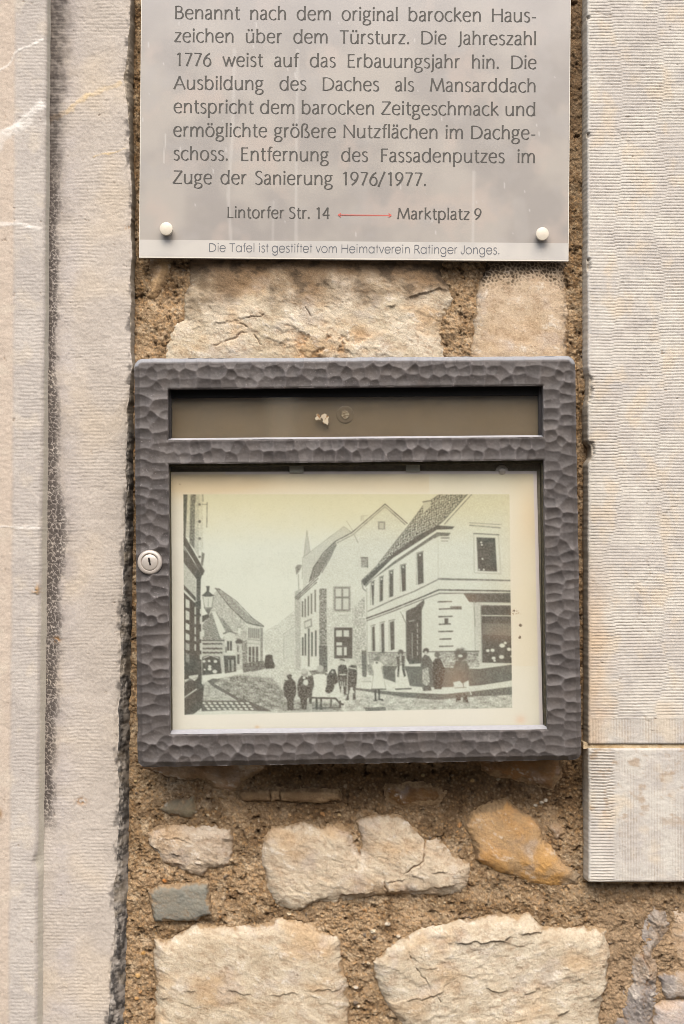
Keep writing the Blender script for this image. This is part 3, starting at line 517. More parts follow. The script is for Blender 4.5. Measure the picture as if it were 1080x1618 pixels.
    dk = fbm(X * .4, Y * 2.5, 8, 3, 541); C = mix(C, lin((130, 116, 102)), .55 * sst(.3, .6, dk) * np.clip(G, 0, 1))
    C = mix(C, mix(lin((168, 154, 134)), lin((196, 186, 172)), sst(-.3, .3, fbm(X, Y, 8, 3, 543))), .9 * chip)
    C = mix(C, lin((196, 184, 166)), .8 * (sdx > 0))
    o = relief(name, X, Y, H, C, 28, M_RIB, jr, back=-60); o["label"] = label
rib_block("ashlar_block", -140, 1175.4, "tall block with horizontal ribs and a fringe of vertical ribs", False)
rib_block("ashlar_block", 1181.8, 1392.5, "low end block with vertical ribs and a ribbed left margin", True)
X, Y = grid(921.5, XR - 2, 1173.5, 1183.5, 1.2)
H = 29 + .8 * fbm(X, Y, 14, 3, 551) + .5 * fbm(X, Y, 4, 2, 552) - 3 * (1 - sst(924, 935, X))
C = mix(lin((226, 204, 168)), lin((206, 178, 138)), sst(0, .3, fbm(X, Y, 20, 3, 553)))
relief("mortar_joint", X, Y, H, C, 26, M_RIB, jr, back=-60)

# ---------------------------------------------------------------- display case with hammered frame
case = thing("display_case", "dark grey wall display case with hammered metal frame and two glazed openings", "display case", 565, 1210, 0)
HF, HG = 100.0, 54.0
OUTQ = [(211, 566), (909.5, 562), (919.5, 1202), (216, 1213)]
UPQ = [(265.5, 615), (857.5, 609), (857.8, 690.5), (264.5, 695.5)]
LOQ = [(266, 733.5), (858.5, 727), (864.5, 1152.5), (268.5, 1160.5)]
X, Y = grid(203, 928, 554, 1221, 1.15)
wob = .9 * fbm(X, Y, 26, 2, 601)
rr = 14.0
def inset(q, r):
    q = np.array(q, float); c = q.mean(0); return q + np.sign(c - q) * r
so = poly_sdf(X, Y, inset(OUTQ, rr)) - rr
su = poly_sdf(X, Y, UPQ); sl = poly_sdf(X, Y, LOQ)
so_w = so + wob * .7
sdf = np.maximum(np.maximum(so_w, -(su + .5 * wob)), -(sl + .5 * wob))
rs = np.random.RandomState(77); seeds = []
def hbar(y0f, y1f, x0, x1, rows, wpx, hy):
    for r in range(rows):
        x = x0 + (r % 2) * wpx * .5 + rs.uniform(-3, 3)
        while x < x1:
            yy = y0f(x) + (y1f(x) - y0f(x)) * (r + .5) / rows
            seeds.append((x + rs.uniform(-.22, .22) * wpx, yy + rs.uniform(-.22, .22) * hy, wpx * (q_ := rs.uniform(.78, 1.3)), hy * q_ * rs.uniform(.95, 1.15), (q_ - 1) * 1.3 + rs.uniform(-.35, .35), rs.uniform(-.2, .2))); x += wpx * rs.uniform(.82, 1.2)
lerp = lambda a, b, x0=211., x1=915.: (lambda x: a + (b - a) * (x - x0) / (x1 - x0))
hbar(lerp(566, 562), lerp(616, 610), 262, 864, 3, 21, 19)
hbar(lerp(695, 690), lerp(733, 727), 262, 864, 2, 19, 19)
hbar(lerp(1161, 1152), lerp(1212, 1202), 262, 868, 3, 22, 19)
for x0b, x1b, x0t, x1t in ((213, 268, 212, 265), (864, 918, 858, 909)):
    y = 572; r = 0
    while y < 1212:
        f = (y - 566) / 640.; a = x0t + (x0b - x0t) * f; b = x1t + (x1b - x1t) * f
        n = 2 if rs.rand() < .75 else (1 if rs.rand() < .5 else 3)
        for k in range(n):
            seeds.append((a + (b - a) * (k + .5 + rs.uniform(-.18, .18)) / n, y + (k % 2) * 8.5 + rs.uniform(-3.5, 3.5), (b - a) / n * (q_ := rs.uniform(.8, 1.25)), 19 * q_, (q_ - 1) * 1.3 + rs.uniform(-.35, .35), rs.uniform(-.25, .25)))
        y += rs.uniform(13.5, 17.5); r += 1
xw = X + 1.3 * fbm(X, Y, 15, 2, 603); yw = Y + 1.3 * fbm(X, Y, 15, 2, 604)
best = np.full(X.shape, 9.0); bid = np.zeros(X.shape, int)
for i, (cx_, cy_, wx_, wy_, of, an) in enumerate(seeds):
    j0 = np.searchsorted(X[0], cx_ - 50); j1 = np.searchsorted(X[0], cx_ + 50); i0 = np.searchsorted(Y[:, 0], cy_ - 44); i1 = np.searchsorted(Y[:, 0], cy_ + 44)
    if j1 <= j0 or i1 <= i0: continue
    dx = xw[i0:i1, j0:j1] - cx_; dy = yw[i0:i1, j0:j1] - cy_
    u = dx * math.cos(an) + dy * math.sin(an); v = -dx * math.sin(an) + dy * math.cos(an)
    d = (u / (wx_ * .5)) ** 2 + (v / (wy_ * .5)) ** 2 + of * .22
    b_ = best[i0:i1, j0:j1]; c = d < b_; b_[c] = d[c]; bid[i0:i1, j0:j1][c] = i
dent = np.clip(best, -.3, 2.2)
tone = np.array([rs.uniform(-1, 1) for _ in seeds])[bid]
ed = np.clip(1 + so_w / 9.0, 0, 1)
ei = np.clip(1 - np.minimum(su, sl) / 3.0, 0, 1)
H = HF + 2.4 * dent - 9.5 * ed ** 1.1 - 2.0 * ei ** 2 + .35 * fbm(X, Y, 5, 3, 605)
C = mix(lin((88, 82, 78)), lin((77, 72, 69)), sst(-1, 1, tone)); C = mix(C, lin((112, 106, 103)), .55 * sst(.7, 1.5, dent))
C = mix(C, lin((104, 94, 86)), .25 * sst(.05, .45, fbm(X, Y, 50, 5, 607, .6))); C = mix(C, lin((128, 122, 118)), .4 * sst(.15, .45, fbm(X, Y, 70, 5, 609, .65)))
C = mix(C, lin((176, 178, 182)), .7 * sst(.1, .5, ed) * sst(0, -3, Y - lerp(566, 562)(X) - 14) )  # sky light on the top chamfer painted in as a paler edge
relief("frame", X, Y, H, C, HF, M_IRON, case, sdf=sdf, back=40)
slab("case_body", inset(OUTQ, 4), -4, 42, HF, M_BODY, case, 2)
def q2(q, l, t, r, b): (a, b_, c, d) = q; return [(a[0] + l, a[1] + t), (b_[0] - r, b_[1] + t), (c[0] - r, c[1] - b), (d[0] + l, d[1] - b)]
slab("backing_board", q2(UPQ, -3, -2, -3, -3), 66, 72, 72, M_BOARD, case, .5)
slab("glass_pane", q2(UPQ, -4, 9, -4, -4), 78, 81, 81, M_GLASS, case, .4)
slab("seal_strip", [(262, 611), (861, 605), (861, 624.5), (262, 629)], 70, 84, 82, M_BLACK, case, .8)
quads_obj("seal_strip", [], M_BLACK, case) if False else None
slab("seal_strip", [(262, 614), (270.5, 614), (270, 697), (261, 697)], 70, 84.5, 82, M_BODY, case, .8)
slab("seal_strip", [(850.5, 609), (861, 609), (861, 692), (850.8, 692)], 70, 84.5, 82, M_BODY, case, .8)
def lit_lip(y_l, y_r, x0, x1, h0, h1, th):     # added pale strip sloping to the frame; sky light on the lip painted in
    P = lambda x, y, h: tuple(float(t) for t in world(x, y, h, HF))
    a = [P(x0, y_l - th, h0), P(x1, y_r - th, h0), P(x1, y_r + .5, h1), P(x0, y_l + .5, h1)]
    b = [P(x0, y_l + 3, h0), P(x1, y_r + 3, h0), P(x1, y_r + 4, h1 - .2), P(x0, y_l + 4, h1 - .2)]
    quads_obj("lit_lip_strip", [a[::-1], b] + [[a[i], a[(i + 1) % 4], b[(i + 1) % 4], b[i]] for i in range(4)], M_LITLIP, case)
lit_lip(694.8, 689.6, 263, 859, 82, 98, 3.2)
lit_lip(1160.0, 1152.0, 267, 866, 84, 98, 4.5)
# lower opening: back panel, dark olive seal under the bar, clips, screw, glass
slab("back_panel", q2(LOQ, -3, -2, -3, -3), 66, 69, 69, grain_mat("olive_panel", .7, .3, ((60, .2), (500, .2)), (), flat=(150, 140, 120)), case, .5)
slab("glass_pane", q2(LOQ, -4, -3, -4, -4), 82, 85, 85, M_GLASS2, case, .4)
slab("seal_strip", [(262, 728), (862, 722), (862, 732), (262, 738)], 68, 90, 86, M_OLIVE, case, 1.0)
slab("seal_strip", [(855, 726), (864, 726), (868, 1156), (860, 1156)], 68, 88, 86, M_OLIVE, case, 1.0)
slab("seal_strip", [(263, 734), (268.5, 734), (271, 1163), (264, 1163)], 68, 88, 86, M_OLIVE, case, 1.0)
for cx_, cy_ in ((468, 741), (652, 739)):
    slab("clip", [(cx_ - 11, cy_ - 6), (cx_ + 11, cy_ - 6), (cx_ + 11, cy_ + 7), (cx_ - 11, cy_ + 7)], 73, 78, 77, M_CLIP, case, .8)
sc = lathe("screw", 793, 744.5, [(10, 70), (10, 73), (9, 74.2), (5.8, 74.6), (5.2, 76.5), (2.5, 77.6), (0.3, 77.8)], 75, M_STEEL, case, 32)
kn = lathe("screw", 545, 655, [(14, 71.5), (13.5, 73), (11, 73.7), (9.5, 73.3), (6.4, 73.9), (5.4, 75.1), (2.0, 75.6), (.3, 75.6)], 75, M_BOARD, case, 40)
X, Y = grid(538, 552, 648, 662, .7)
sd = np.hypot(X - 545, Y - 655) - 6 + 1.4 * fbm(X, Y, 5, 3, 611)
C = mix(lin((214, 198, 168)), lin((150, 128, 100)), sst(-.1, .3, fbm(X * .6, Y * 2, 4, 3, 612)))
sh = relief("screw_head", X, Y, 76.2 + .6 * fbm(X, Y, 3, 2, 613), C, 76, M_PAPER, case, sdf=sd, back=73); sh.parent = kn
X, Y = grid(494, 528, 640, 680, .8)
s1 = np.minimum(np.hypot((X - 513 - .25 * (Y - 660)) / .55, (Y - 661)) - 9, np.hypot((X - 503) / .8, Y - 659) - 4.5) + 7 * fbm(X, Y, 7, 4, 615)
C = mix(lin((196, 182, 156)), lin((150, 112, 72)), sst(-.05, .25, fbm(X, Y, 6, 3, 616) + .02 * (655 - Y)))
relief("glue_residue", X, Y, 81.6 + .4 * fbm(X, Y, 4, 2, 617), C, 81, M_PAPER, case, sdf=s1, back=80.8)
# lock
lk = lathe("lock", 236, 888.5, [(19.5, 84), (19.5, 103.5), (18.6, 105.6), (17.0, 106.6), (14.3, 106.6), (13.7, 106.0), (13.2, 104.6), (12.6, 104.6), (12.2, 106.0), (11.4, 106.5), (3, 106.5), (.3, 106.5)], 106, M_STEEL, case, 64)
kp = [(233.4, 881), (236.0, 881), (236.8, 885), (237.6, 886.2), (237.2, 888), (238.6, 893.2), (236.0, 893.4), (235.0, 888.6), (234.0, 887.6), (234.2, 886)]
P = lambda x, y, h: tuple(float(t) for t in world(x, y, h, 106))
kf = [P(x, y, 106.9) for x, y in kp]; kb = [P(x, y, 106.2) for x, y in kp]
key = quads_obj("keyhole", [kf[::-1]] + [[kb[i], kb[(i + 1) % len(kp)], kf[(i + 1) % len(kp)], kf[i]] for i in range(len(kp))], M_KEYH, case)
def reparent(ch, pa):
    """hang a mesh built under the thing below one of its parts (parts have no offset of their own)"""
    ch.parent = pa
reparent(key, lk)

# ---------------------------------------------------------------- the old photograph print inside the case
prn = thing("photograph_print", "faded sepia print of an old street corner with townsfolk, mounted behind the lower glass", "photo print", 560, 1150, 75)
QP = np.array([(258, 745.5), (847.5, 744.5), (857.5, 1148.5), (262, 1164)], float)
nu, nv = 640, 452
u, v = np.meshgrid(np.linspace(0, 1, nu), np.linspace(0, 1, nv))
X = (QP[0, 0] * (1 - u) + QP[1, 0] * u) * (1 - v) + (QP[3, 0] * (1 - u) + QP[2, 0] * u) * v
Y = (QP[0, 1] * (1 - u) + QP[1, 1] * u) * (1 - v) + (QP[3, 1] * (1 - u) + QP[2, 1] * u) * v
NZ1 = fbm(X, Y, 2.6, 2, 701); NZ2 = fbm(X, Y, 9, 4, 702, .6); NZ3 = fbm(X, Y, 60, 4, 703); NZ4 = fbm(X, Y * 2.4, 13, 5, 704, .62)
T = np.zeros_like(X)
def box_of(pts, pad):
    p = np.array(pts, float); x0, y0 = p.min(0) - pad; x1, y1 = p.max(0) + pad
    j = np.where(((X > x0) & (X < x1) & (Y > y0) & (Y < y1)).any(0))[0]; i = np.where(((X > x0) & (X < x1) & (Y > y0) & (Y < y1)).any(1))[0]
    if len(i) == 0 or len(j) == 0: return None
    return slice(i[0], i[-1] + 1), slice(j[0], j[-1] + 1)
def put(b, cov, val, ns=0.0, nf=1.0):
    vv = val + .48 * ns * ((NZ1[b] * 1.6 + NZ2[b] * nf) if nf <= 1 else (NZ1[b] * .9 + NZ4[b] * 1.9)); T[b] = T[b] * (1 - cov) + np.clip(vv, 0, 1) * cov
def PO(pts, val, ns=0.0, soft=.7, nf=1.0):
    b = box_of(pts, 2)
    if b is None: return
    put(b, 1 - sst(-soft, soft, poly_sdf(X[b], Y[b], pts)), val, ns, nf)
def LI(pts, wd, val, a=1.0):
    b = box_of(pts, wd + 2)
    if b is None: return
    put(b, a * (1 - sst(wd * .5 - .5, wd * .5 + .6, line_d(X[b], Y[b], pts) + .5 * NZ2[b])), val)
def DO(x, y, r, val, a=1.0, ry=None):
    ry = ry or r; b = box_of([(x - r, y - ry), (x + r, y + ry)], 3)
    if b is None: return
    put(b, a * (1 - sst(.75, 1.25, np.hypot((X[b] - x) / r, (Y[b] - y) / ry) + .25 * NZ2[b])), val)
def RE(x0, y0, x1, y1, val, ns=0.0): PO([(x0, y0), (x1, y0), (x1, y1), (x0, y1)], val, ns)
def HA(pts, val, ang, per, amt, ns=.12):
    b = box_of(pts, 2); c, s = math.cos(ang), math.sin(ang); w_ = -X[b] * s + Y[b] * c; l_ = X[b] * c + Y[b] * s
    st_ = np.sin((w_ / per + .8 * NZ2[b] + .3 * np.sin(l_ * .9)) * 2 * math.pi)
    vv = np.clip(val + amt * st_ + ns * (NZ1[b] * 1.8 + NZ2[b]), 0, 1); cov = 1 - sst(-.7, .7, poly_sdf(X[b], Y[b], pts)); T[b] = T[b] * (1 - cov) + vv * cov
# distance haze and far houses
PO([(440, 985), (470, 960), (470, 1060), (425, 1060), (412, 1000)], .12, .18)
PO([(448, 1001), (466, 990), (466, 1052), (448, 1046)], .14, .10); LI([(447, 1002), (466, 990)], 1, .3); LI([(448, 1002), (448, 1045)], 1, .3)
for yy in (1006, 1024, 1040): LI([(449, yy), (465, yy - 4)], .8, .25)
# street
PO([(318, 1066), (430, 1052), (470, 1050), (560, 1075), (700, 1090), (810, 1080), (810, 1130), (290, 1130)], .12, .22)
PO([(333, 1074), (380, 1066), (430, 1072), (450, 1095), (452, 1122), (400, 1122), (360, 1095)], .46, .62, 3, 1.6)
PO([(560, 1100), (640, 1100), (720, 1100), (810, 1096), (810, 1122), (540, 1124)], .24, .5, 3, 1.4)
PO([(440, 1105), (540, 1112), (540, 1124), (440, 1124)], .45, .5, 3, 1.4)
PO([(575, 1118), (610, 1117), (608, 1124), (578, 1124)], .65, .3)
PO([(318, 1068), (400, 1054), (420, 1056), (345, 1072), (322, 1078)], .03)
PO([(318, 1078), (330, 1078), (372, 1108), (320, 1108)], .30, .5, 1, 1.3)
PO([(327, 1076), (336, 1072), (348, 1073), (338, 1080), (352, 1088), (376, 1103), (394, 1109), (378, 1109), (356, 1096), (338, 1086)], .72, .15)
PO([(318, 1107), (392, 1107), (430, 1124), (318, 1124)], .72, .1)
for r in range(3):
    for k in range(9):
        x = 322 + k * 8.6 + r * 3.5; y = 1111 + r * 4.6; b = box_of([(x - 4, y - 3), (x + 4, y + 3)], 2); put(b, 1 - sst(.7, 1.2, np.hypot((X[b] - x - .6 * (Y[b] - y)) / 2.9, (Y[b] - y) / 1.7) + .3 * NZ2[b]), .1)
PO([(320, 1124), (360, 1122), (420, 1124), (440, 1131), (300, 1131)], .08, .08)
# houses on the left, middle distance
PO([(336, 940), (343, 932), (384, 980), (392, 992), (392, 1056), (345, 1062), (330, 1000)], .24, .34)
HA([(343, 932), (358, 938), (371, 950), (392, 972), (416, 988), (411, 991), (389, 984), (366, 960)], .42, .75, 2.2, .18)
LI([(342, 932), (364, 960), (388, 983), (398, 986)], 1.3, .72); LI([(345, 930), (372, 949), (398, 976), (416, 989)], 1.2, .6); LI([(340, 930), (347, 932)], 2.2, .6)
HA([(319, 988), (334, 966), (352, 1002), (351, 1010), (319, 1012)], .50, .12, 2.6, .2)
PO([(334, 966), (340, 966), (357, 1001), (350, 1010), (347, 1006)], .05); LI([(341, 967), (358, 1000)], .9, .5)
HA([(346, 975), (352, 978), (368, 998), (358, 1000)], .5, .8, 2.0, .2)
PO([(319, 1012), (353, 1012), (356, 1062), (319, 1066)], .22, .15); LI([(319, 1012), (354, 1012)], 1.8, .75)
for yy in (1017, 1024.5, 1031):
    for k in range(9):
        LI([(321 + k * 3.4, yy + .5 * (k % 2)), (322.5 + k * 3.4, yy + .4)], 2.6, .78)
PO([(319, 1038), (330, 1035), (347, 1038), (350, 1064), (319, 1067)], .80, .12); LI([(321, 1040), (332, 1035.5), (345, 1040)], 1.2, .15)
for x, y, r in ((322, 1045, 2.6), (330, 1044.5, 2.2), (340, 1045, 2.8), (331, 1053, 2.6), (331, 1057, 3.0), (339, 1061, 3.5), (323, 1058, 1.6)): DO(x, y, r, .08, 1, r * .8)
PO([(354, 1001), (362, 998), (371, 1000), (373, 1040), (355, 1040)], .1, .08); LI([(353, 1001), (362, 997.5), (372, 1001)], 2.2, .6)
for x in (360, 364.5): RE(x - 1.6, 1013, x + 1.6, 1028, .8)
RE(355.5, 1022, 358, 1031, .6)
PO([(353, 1036), (372, 1036), (373, 1061), (355, 1064)], .8, .1)
for x in (361, 366, 368): LI([(x, 1043), (x + .6, 1060)], 1.0, .15)
PO([(372, 1012), (382, 1010), (383, 1056), (373, 1059)], .2, .2); PO([(371, 1014), (376, 1009), (384, 1012), (382, 1017), (373, 1017)], .75, .1)
RE(374.5, 1020, 376.5, 1030, .7); RE(374.5, 1034, 378, 1049, .75); RE(376, 991, 380, 1002, .05); LI([(375, 991), (380, 991)], 1.3, .6)
PO([(382, 1012), (391, 1012), (391, 1058), (383, 1059)], .5, .4)
PO([(390, 986), (398, 985), (414, 991), (414, 1056), (391, 1057)], .14, .10); LI([(389, 984), (402, 987), (416, 990)], 1.8, .72); PO([(411, 992), (415, 992), (415, 1056), (411, 1056)], .5, .2)
for k in range(6): RE(392.2 + k * 3.1, 992 + k * .3, 393.8 + k * 3.1, 1008 + k * .2, .72)
LI([(391, 1010), (410, 1012)], 1.4, .45); LI([(391, 1016), (411, 1018)], 1.2, .35)
for x in (394.5, 400, 405.8): RE(x - 1.9, 1022, x + 1.9, 1046, .76, .15)
PO([(383, 1048), (416, 1044), (419, 1056), (384, 1063)], .66, .35); LI([(392, 1036), (425, 1042)], .8, .1)
PO([(419, 1036), (424, 1034), (430, 1035), (431, 1044), (433, 1048), (433, 1056), (420, 1057), (417, 1050)], .82, .12); DO(422, 1052, 4, .85, .6); DO(432, 1052, 3, .8, .5); LI([(398, 1061), (418, 1056)], 1.1, .7)
# dark house front at the left edge
PO([(316, 781), (321, 781), (320, 800), (321, 870), (315, 870)], .12, .12); PO([(289, 781), (296, 781), (294, 848), (289, 848)], .78, .15); PO([(296, 781), (302, 781), (300, 850), (293, 848)], .15, .2); PO([(301, 781), (311, 781), (308, 796), (307, 868), (299, 858), (300, 800)], .62, .35); PO([(309, 781), (315, 781), (314, 880), (307, 870)], .2, .22)
for y in (797, 824, 851, 880): DO(315, y, 2.2, .72)
LI([(320, 781), (320.5, 792)], 1, .6); LI([(319, 797), (327, 797)], 1.2, .6); LI([(327, 794), (326.3, 833)], 1.2, .62)
PO([(318.5, 872), (323, 875), (320, 895), (317, 891)], .62, .15)
PO([(289, 844), (292, 847), (323, 902), (320, 909), (316, 908), (289, 864)], .80, .05); LI([(290.5, 863), (304, 884), (316, 906)], 1.3, .12)
PO([(289, 866), (303, 884), (319, 908), (316, 918), (310, 915), (289, 888)], .78, .05)
PO([(289, 888), (309, 915), (309, 948), (289, 926)], .24, .2); PO([(310, 912), (317, 912), (316, 956), (310, 956)], .80, .15)
PO([(289, 923), (309, 944), (309, 952), (289, 932)], .8); LI([(290, 932), (308, 951)], 1.6, .1); PO([(289, 935), (307, 952), (317, 948), (318.5, 1070), (318, 1080), (322, 1084), (319, 1118), (306, 1128), (290.5, 1130)], .82, .07)
for y0, y1, v_ in ((946, 961, .1), (964, 980, .12), (984, 996, .1), (1000, 1012, .12), (1015, 1028, .35), (1031, 1047, .5)): PO([(293, y0), (299, y0 + 3), (299, y1), (293, y1 - 1)], v_, .15)
for y0, y1 in ((959, 971), (974, 986), (991, 1002), (1006, 1013), (1018, 1028)): RE(307, y0, 309.3, y1, .2)
for y0, y1 in ((962, 970), (974, 986), (998, 1010), (1016, 1028), (1034, 1042)): RE(315.5, y0, 319, y1, .12, .1)
RE(318, 996, 322, 1006, .1)
PO([(298, 1068), (313, 1066), (312, 1071), (307, 1076), (298, 1071)], .12, .1); PO([(291, 1074), (300, 1072), (291, 1079)], .12)
LI([(291, 1102), (310, 1089)], 1.8, .12); LI([(291, 1078), (312, 1070)], .8, .5)
# lantern
PO([(325, 926), (331, 926), (330.5, 930), (330, 935), (335, 939), (339, 941), (332, 943), (324, 943), (318, 941), (322, 938), (326, 934), (326, 929)], .76)
PO([(320, 943), (337, 943), (333.5, 961), (323, 961)], .10); LI([(320, 943), (323, 961)], 1, .6); LI([(337, 943), (334, 961)], 1, .6); LI([(329, 946), (328.5, 958)], .8, .5)
PO([(322, 960), (335, 960), (332, 966), (329.5, 972), (325, 966)], .7, .2); PO([(319, 973), (329, 970), (331, 975), (326, 978), (321, 983), (319, 983)], .8); LI([(324, 962), (333, 962)], .7, .2)
# middle house with the big gable
PO([(484.5, 838), (489.5, 872), (479, 882), (481, 860)], .2, .08); LI([(484.5, 838), (480, 880)], .8, .36); LI([(484.5, 838), (490, 874)], .8, .36)
PO([(479, 881), (520, 850), (543, 832), (556, 842), (530, 856), (496, 898), (486, 920), (478, 940)], .15, .05); LI([(478, 881), (520, 849), (543, 832), (558, 843)], .9, .38); LI([(547, 823), (558, 840)], .8, .3); LI([(478, 882), (477, 915)], .8, .4)
PO([(466, 897), (470, 892), (477, 893), (472, 904), (468, 908)], .5, .25); LI([(471, 908), (472, 940)], 1.2, .45); PO([(465, 935), (475, 930), (475, 1060), (467, 1058)], .26, .22)
PO([(530, 856), (555, 843), (608, 797), (642, 826), (618, 880), (580, 925), (579, 1068), (504, 1058), (504, 915), (520, 880)], .07, .06)
LI([(530, 855), (555, 842), (608, 796.5), (643, 827)], 1.4, .68); LI([(532, 858), (557, 845), (608, 800.5), (640, 829)], 1.1, .55); RE(570, 815, 575, 823, .12); LI([(570, 823), (570, 815), (580, 815)], .8, .28); LI([(559, 844), (565, 857)], 1, .4)
HA([(530, 856), (512, 874), (495, 897), (488, 920), (506, 906), (520, 882), (531, 861)], .52, 2.1, 2.4, .22); LI([(530, 855), (510, 874), (495, 897), (488, 920)], 1.4, .72); LI([(531, 861), (521, 882), (508, 905)], 1.1, .6)
for a, b in (((466, 944), (505, 907)), ((467, 946.5), (502, 914)), ((470, 947), (500, 920))): LI([a, b], 1.5, .68)
PO([(475, 946), (503, 920), (504, 1056), (475, 1060)], .06, .06)
for x, y0, y1 in ((477.6, 950, 975), (481.9, 946, 975), (486.8, 942, 973), (491.8, 938, 970), (497.7, 932, 967)): RE(x - 1.1, y0, x + 1.1, y1, .66)
for x, y0, y1 in ((478, 1007, 1036), (482.2, 1001, 1036), (487.5, 993, 1053), (492.6, 999, 1037), (498.6, 996, 1037)): RE(x - 1.3, y0, x + 1.3, y1, .74)
PO([(480, 982), (492, 977), (493, 990), (481, 994)], .5); PO([(481, 984), (490.5, 979.5), (491, 988.5), (482, 992)], .1)
PO([(504, 930), (515.5, 930), (516.5, 1062), (504, 1058)], .50, .6); PO([(504, 1020), (516.5, 1020), (517, 1062), (504, 1058)], .68, .3)
PO([(556, 960), (579, 940), (579, 1062), (558, 1050)], .24, .42); PO([(517, 960), (527, 960), (526, 1050), (517, 1052)], .14, .22); PO([(520, 968), (556, 970), (558, 990), (520, 990)], .14, .25)
RE(526, 926, 554, 967, .32, .3); RE(528, 928, 552, 965, .58, .1)
for x0, y0, x1, y1 in ((529.8, 930, 539, 942.5), (541.6, 930, 550.5, 942.5), (529.8, 945.5, 539, 963), (541.6, 945.5, 550.5, 963)): RE(x0, y0, x1, y1, .12)
RE(527.5, 991.5, 556.5, 1040.5, .78, .1)
for x0, y0, x1, y1 in ((530.5, 996, 540, 1006), (542.5, 996, 551, 1006), (531, 1015, 540, 1020), (531.5, 1022.5, 540, 1035.5), (543, 1022.5, 547.5, 1035.5)): RE(x0, y0, x1, y1, .12, .05)
RE(597, 824, 608, 836.5, .5, .1); RE(599, 826, 606, 835, .2); RE(570, 881, 580.5, 896.5, .42, .3); LI([(570, 881), (580.5, 881), (580.5, 897)], 1.3, .66)
PO([(571, 1028), (578.5, 1028), (578.5, 1072), (572, 1068)], .66, .2); LI([(579, 930), (579, 1066)], 1.2, .42)
# corner house on the right
PO([(575, 926), (690, 842), (745, 781), (806, 781), (809, 1082), (700, 1086), (580, 1064)], .05, .03)
HA([(694, 781), (738, 781), (702, 822), (688, 833), (620, 876), (575, 919), (571, 917), (594, 895), (628, 850), (645, 830), (668, 798)], .46, -.98, 4.2, .26, .2)
LI([(694, 781), (668, 799), (645, 830), (620, 862), (594, 895), (571, 917)], 1.0, .55); PO([(668, 793), (680, 791), (680, 800), (668, 812)], .14); LI([(668, 793), (680, 791)], 1.6, .6)
LI([(738, 781), (700, 823), (690, 831)], 1.8, .6); LI([(745, 781), (722, 806), (702, 828)], 1.3, .62)
PO([(690, 830), (718, 832), (714, 836), (690, 837), (620, 882), (575, 926), (571, 918), (622, 874), (660, 846)], .76, .08)
PO([(690, 841), (712, 842), (708, 847), (690, 847), (640, 880), (622, 892), (588, 916), (577, 928), (577, 924), (622, 887)], .64, .1); LI([(697, 850), (709, 850)], 1.5, .6); LI([(697, 855), (707, 855)], 1.2, .5); LI([(686, 850), (694, 846)], 1.5, .6); LI([(571, 918), (573, 930), (578, 934)], 1.4, .55)
LI([(579, 930), (580, 1060)], 1.0, .38); LI([(692, 860), (692, 915)], .8, .2)
for p in ([(586, 921), (591, 918), (590, 956), (588, 956)], [(600, 913), (605, 911), (604.5, 949), (600, 951)], [(615, 903), (621, 901), (621, 942), (615, 944)], [(633, 894), (640.5, 892), (641, 933), (635, 935)], [(658.5, 875), (668, 872), (669, 921), (660, 924)]):
    PO(p, .76, .08); (x0, y0), (x1, y1) = p[0], p[1]; LI([(x0 - .5, y0 - 1), (x1 + .6, y1 - 1)], 1.4, .55); DO((x0 + x1) / 2, y0 + 2, 1.6, .15); LI([(x0 - 1.2, y0), (x0 - .8, p[3][1])], .8, .4)
LI([(581, 966), (620, 948), (655, 934), (692, 915.5), (806, 917.5)], 1.5, .62); LI([(692, 914), (806, 917)], 1.6, .6)
LI([(579, 977), (620, 962), (660, 946), (693, 932), (806, 934)], 2.2, .74); LI([(579, 981), (620, 966), (660, 950), (694, 937.5), (806, 937.5)], 1.5, .62)
PO([(752.5, 849), (782, 850), (785, 903), (755, 902)], .80, .12); LI([(748, 843), (787, 844.5), (791, 907), (749, 905), (748, 843)], 1, .3); LI([(748, 843), (788, 845)], 1.5, .6)
for x, y in ((760, 857), (761, 861), (762, 883), (764, 900), (757, 900)): DO(x, y, 1.5, .15)
LI([(741, 826), (792, 829)], 1.0, .42); LI([(742, 830), (790, 834)], 1.5, .5)
for p in ([(587.5, 991), (591.5, 989), (592.5, 1029), (588, 1029)], [(601.5, 986), (606.5, 984), (607.5, 1050), (603, 1045)], [(615.5, 983), (622.5, 981), (623, 1026), (617, 1028)]):
    PO(p, .76, .08); LI([(p[0][0] - 1.5, p[0][1] - 2), (p[1][0] + 1, p[1][1] - 2)], 1.3, .55); LI([(p[0][0] - 1.5, p[0][1] - 2), (p[0][0] - 1, p[3][1])], .8, .4)
PO([(641, 966), (660, 955), (670, 947), (670, 954), (666, 964), (666, 1048), (642, 1050)], .77, .12); LI([(635, 966), (656, 957)], 3.2, .1); LI([(635, 972), (641, 985), (642, 1048)], 1.2, .55); LI([(632, 967), (637, 974)], 1, .4)
for k in range(6): LI([(659, 985 + k * 9), (659.5, 990 + k * 9)], 1.1, .2)
LI([(651, 1000), (651, 1040)], .9, .3); LI([(646, 982), (654, 980)], 1.2, .3)
for y, a, b in ((951, 692, 713), (962.5, 694, 712), (974.5, 693, 714), (986.5, 694, 711), (998, 693, 715), (1010, 695, 712), (1021.5, 694, 715)): LI([(a, y), (b, y - .6)], 2.0, .74)
RE(702, 977, 708, 986, .78); RE(711, 958, 729, 963, .7, .3)
PO([(732, 938), (806, 938), (807, 953), (756, 953), (741, 951)], .74, .14); LI([(753, 952), (806, 953)], 1.5, .2); LI([(754, 956), (806, 957)], 1.0, .6)
PO([(748, 952), (759, 954), (762, 1047), (754, 1053)], .16, .14); LI([(749, 950), (751, 1050)], .8, .4); LI([(759.5, 956), (761.5, 1046)], 1.2, .5)
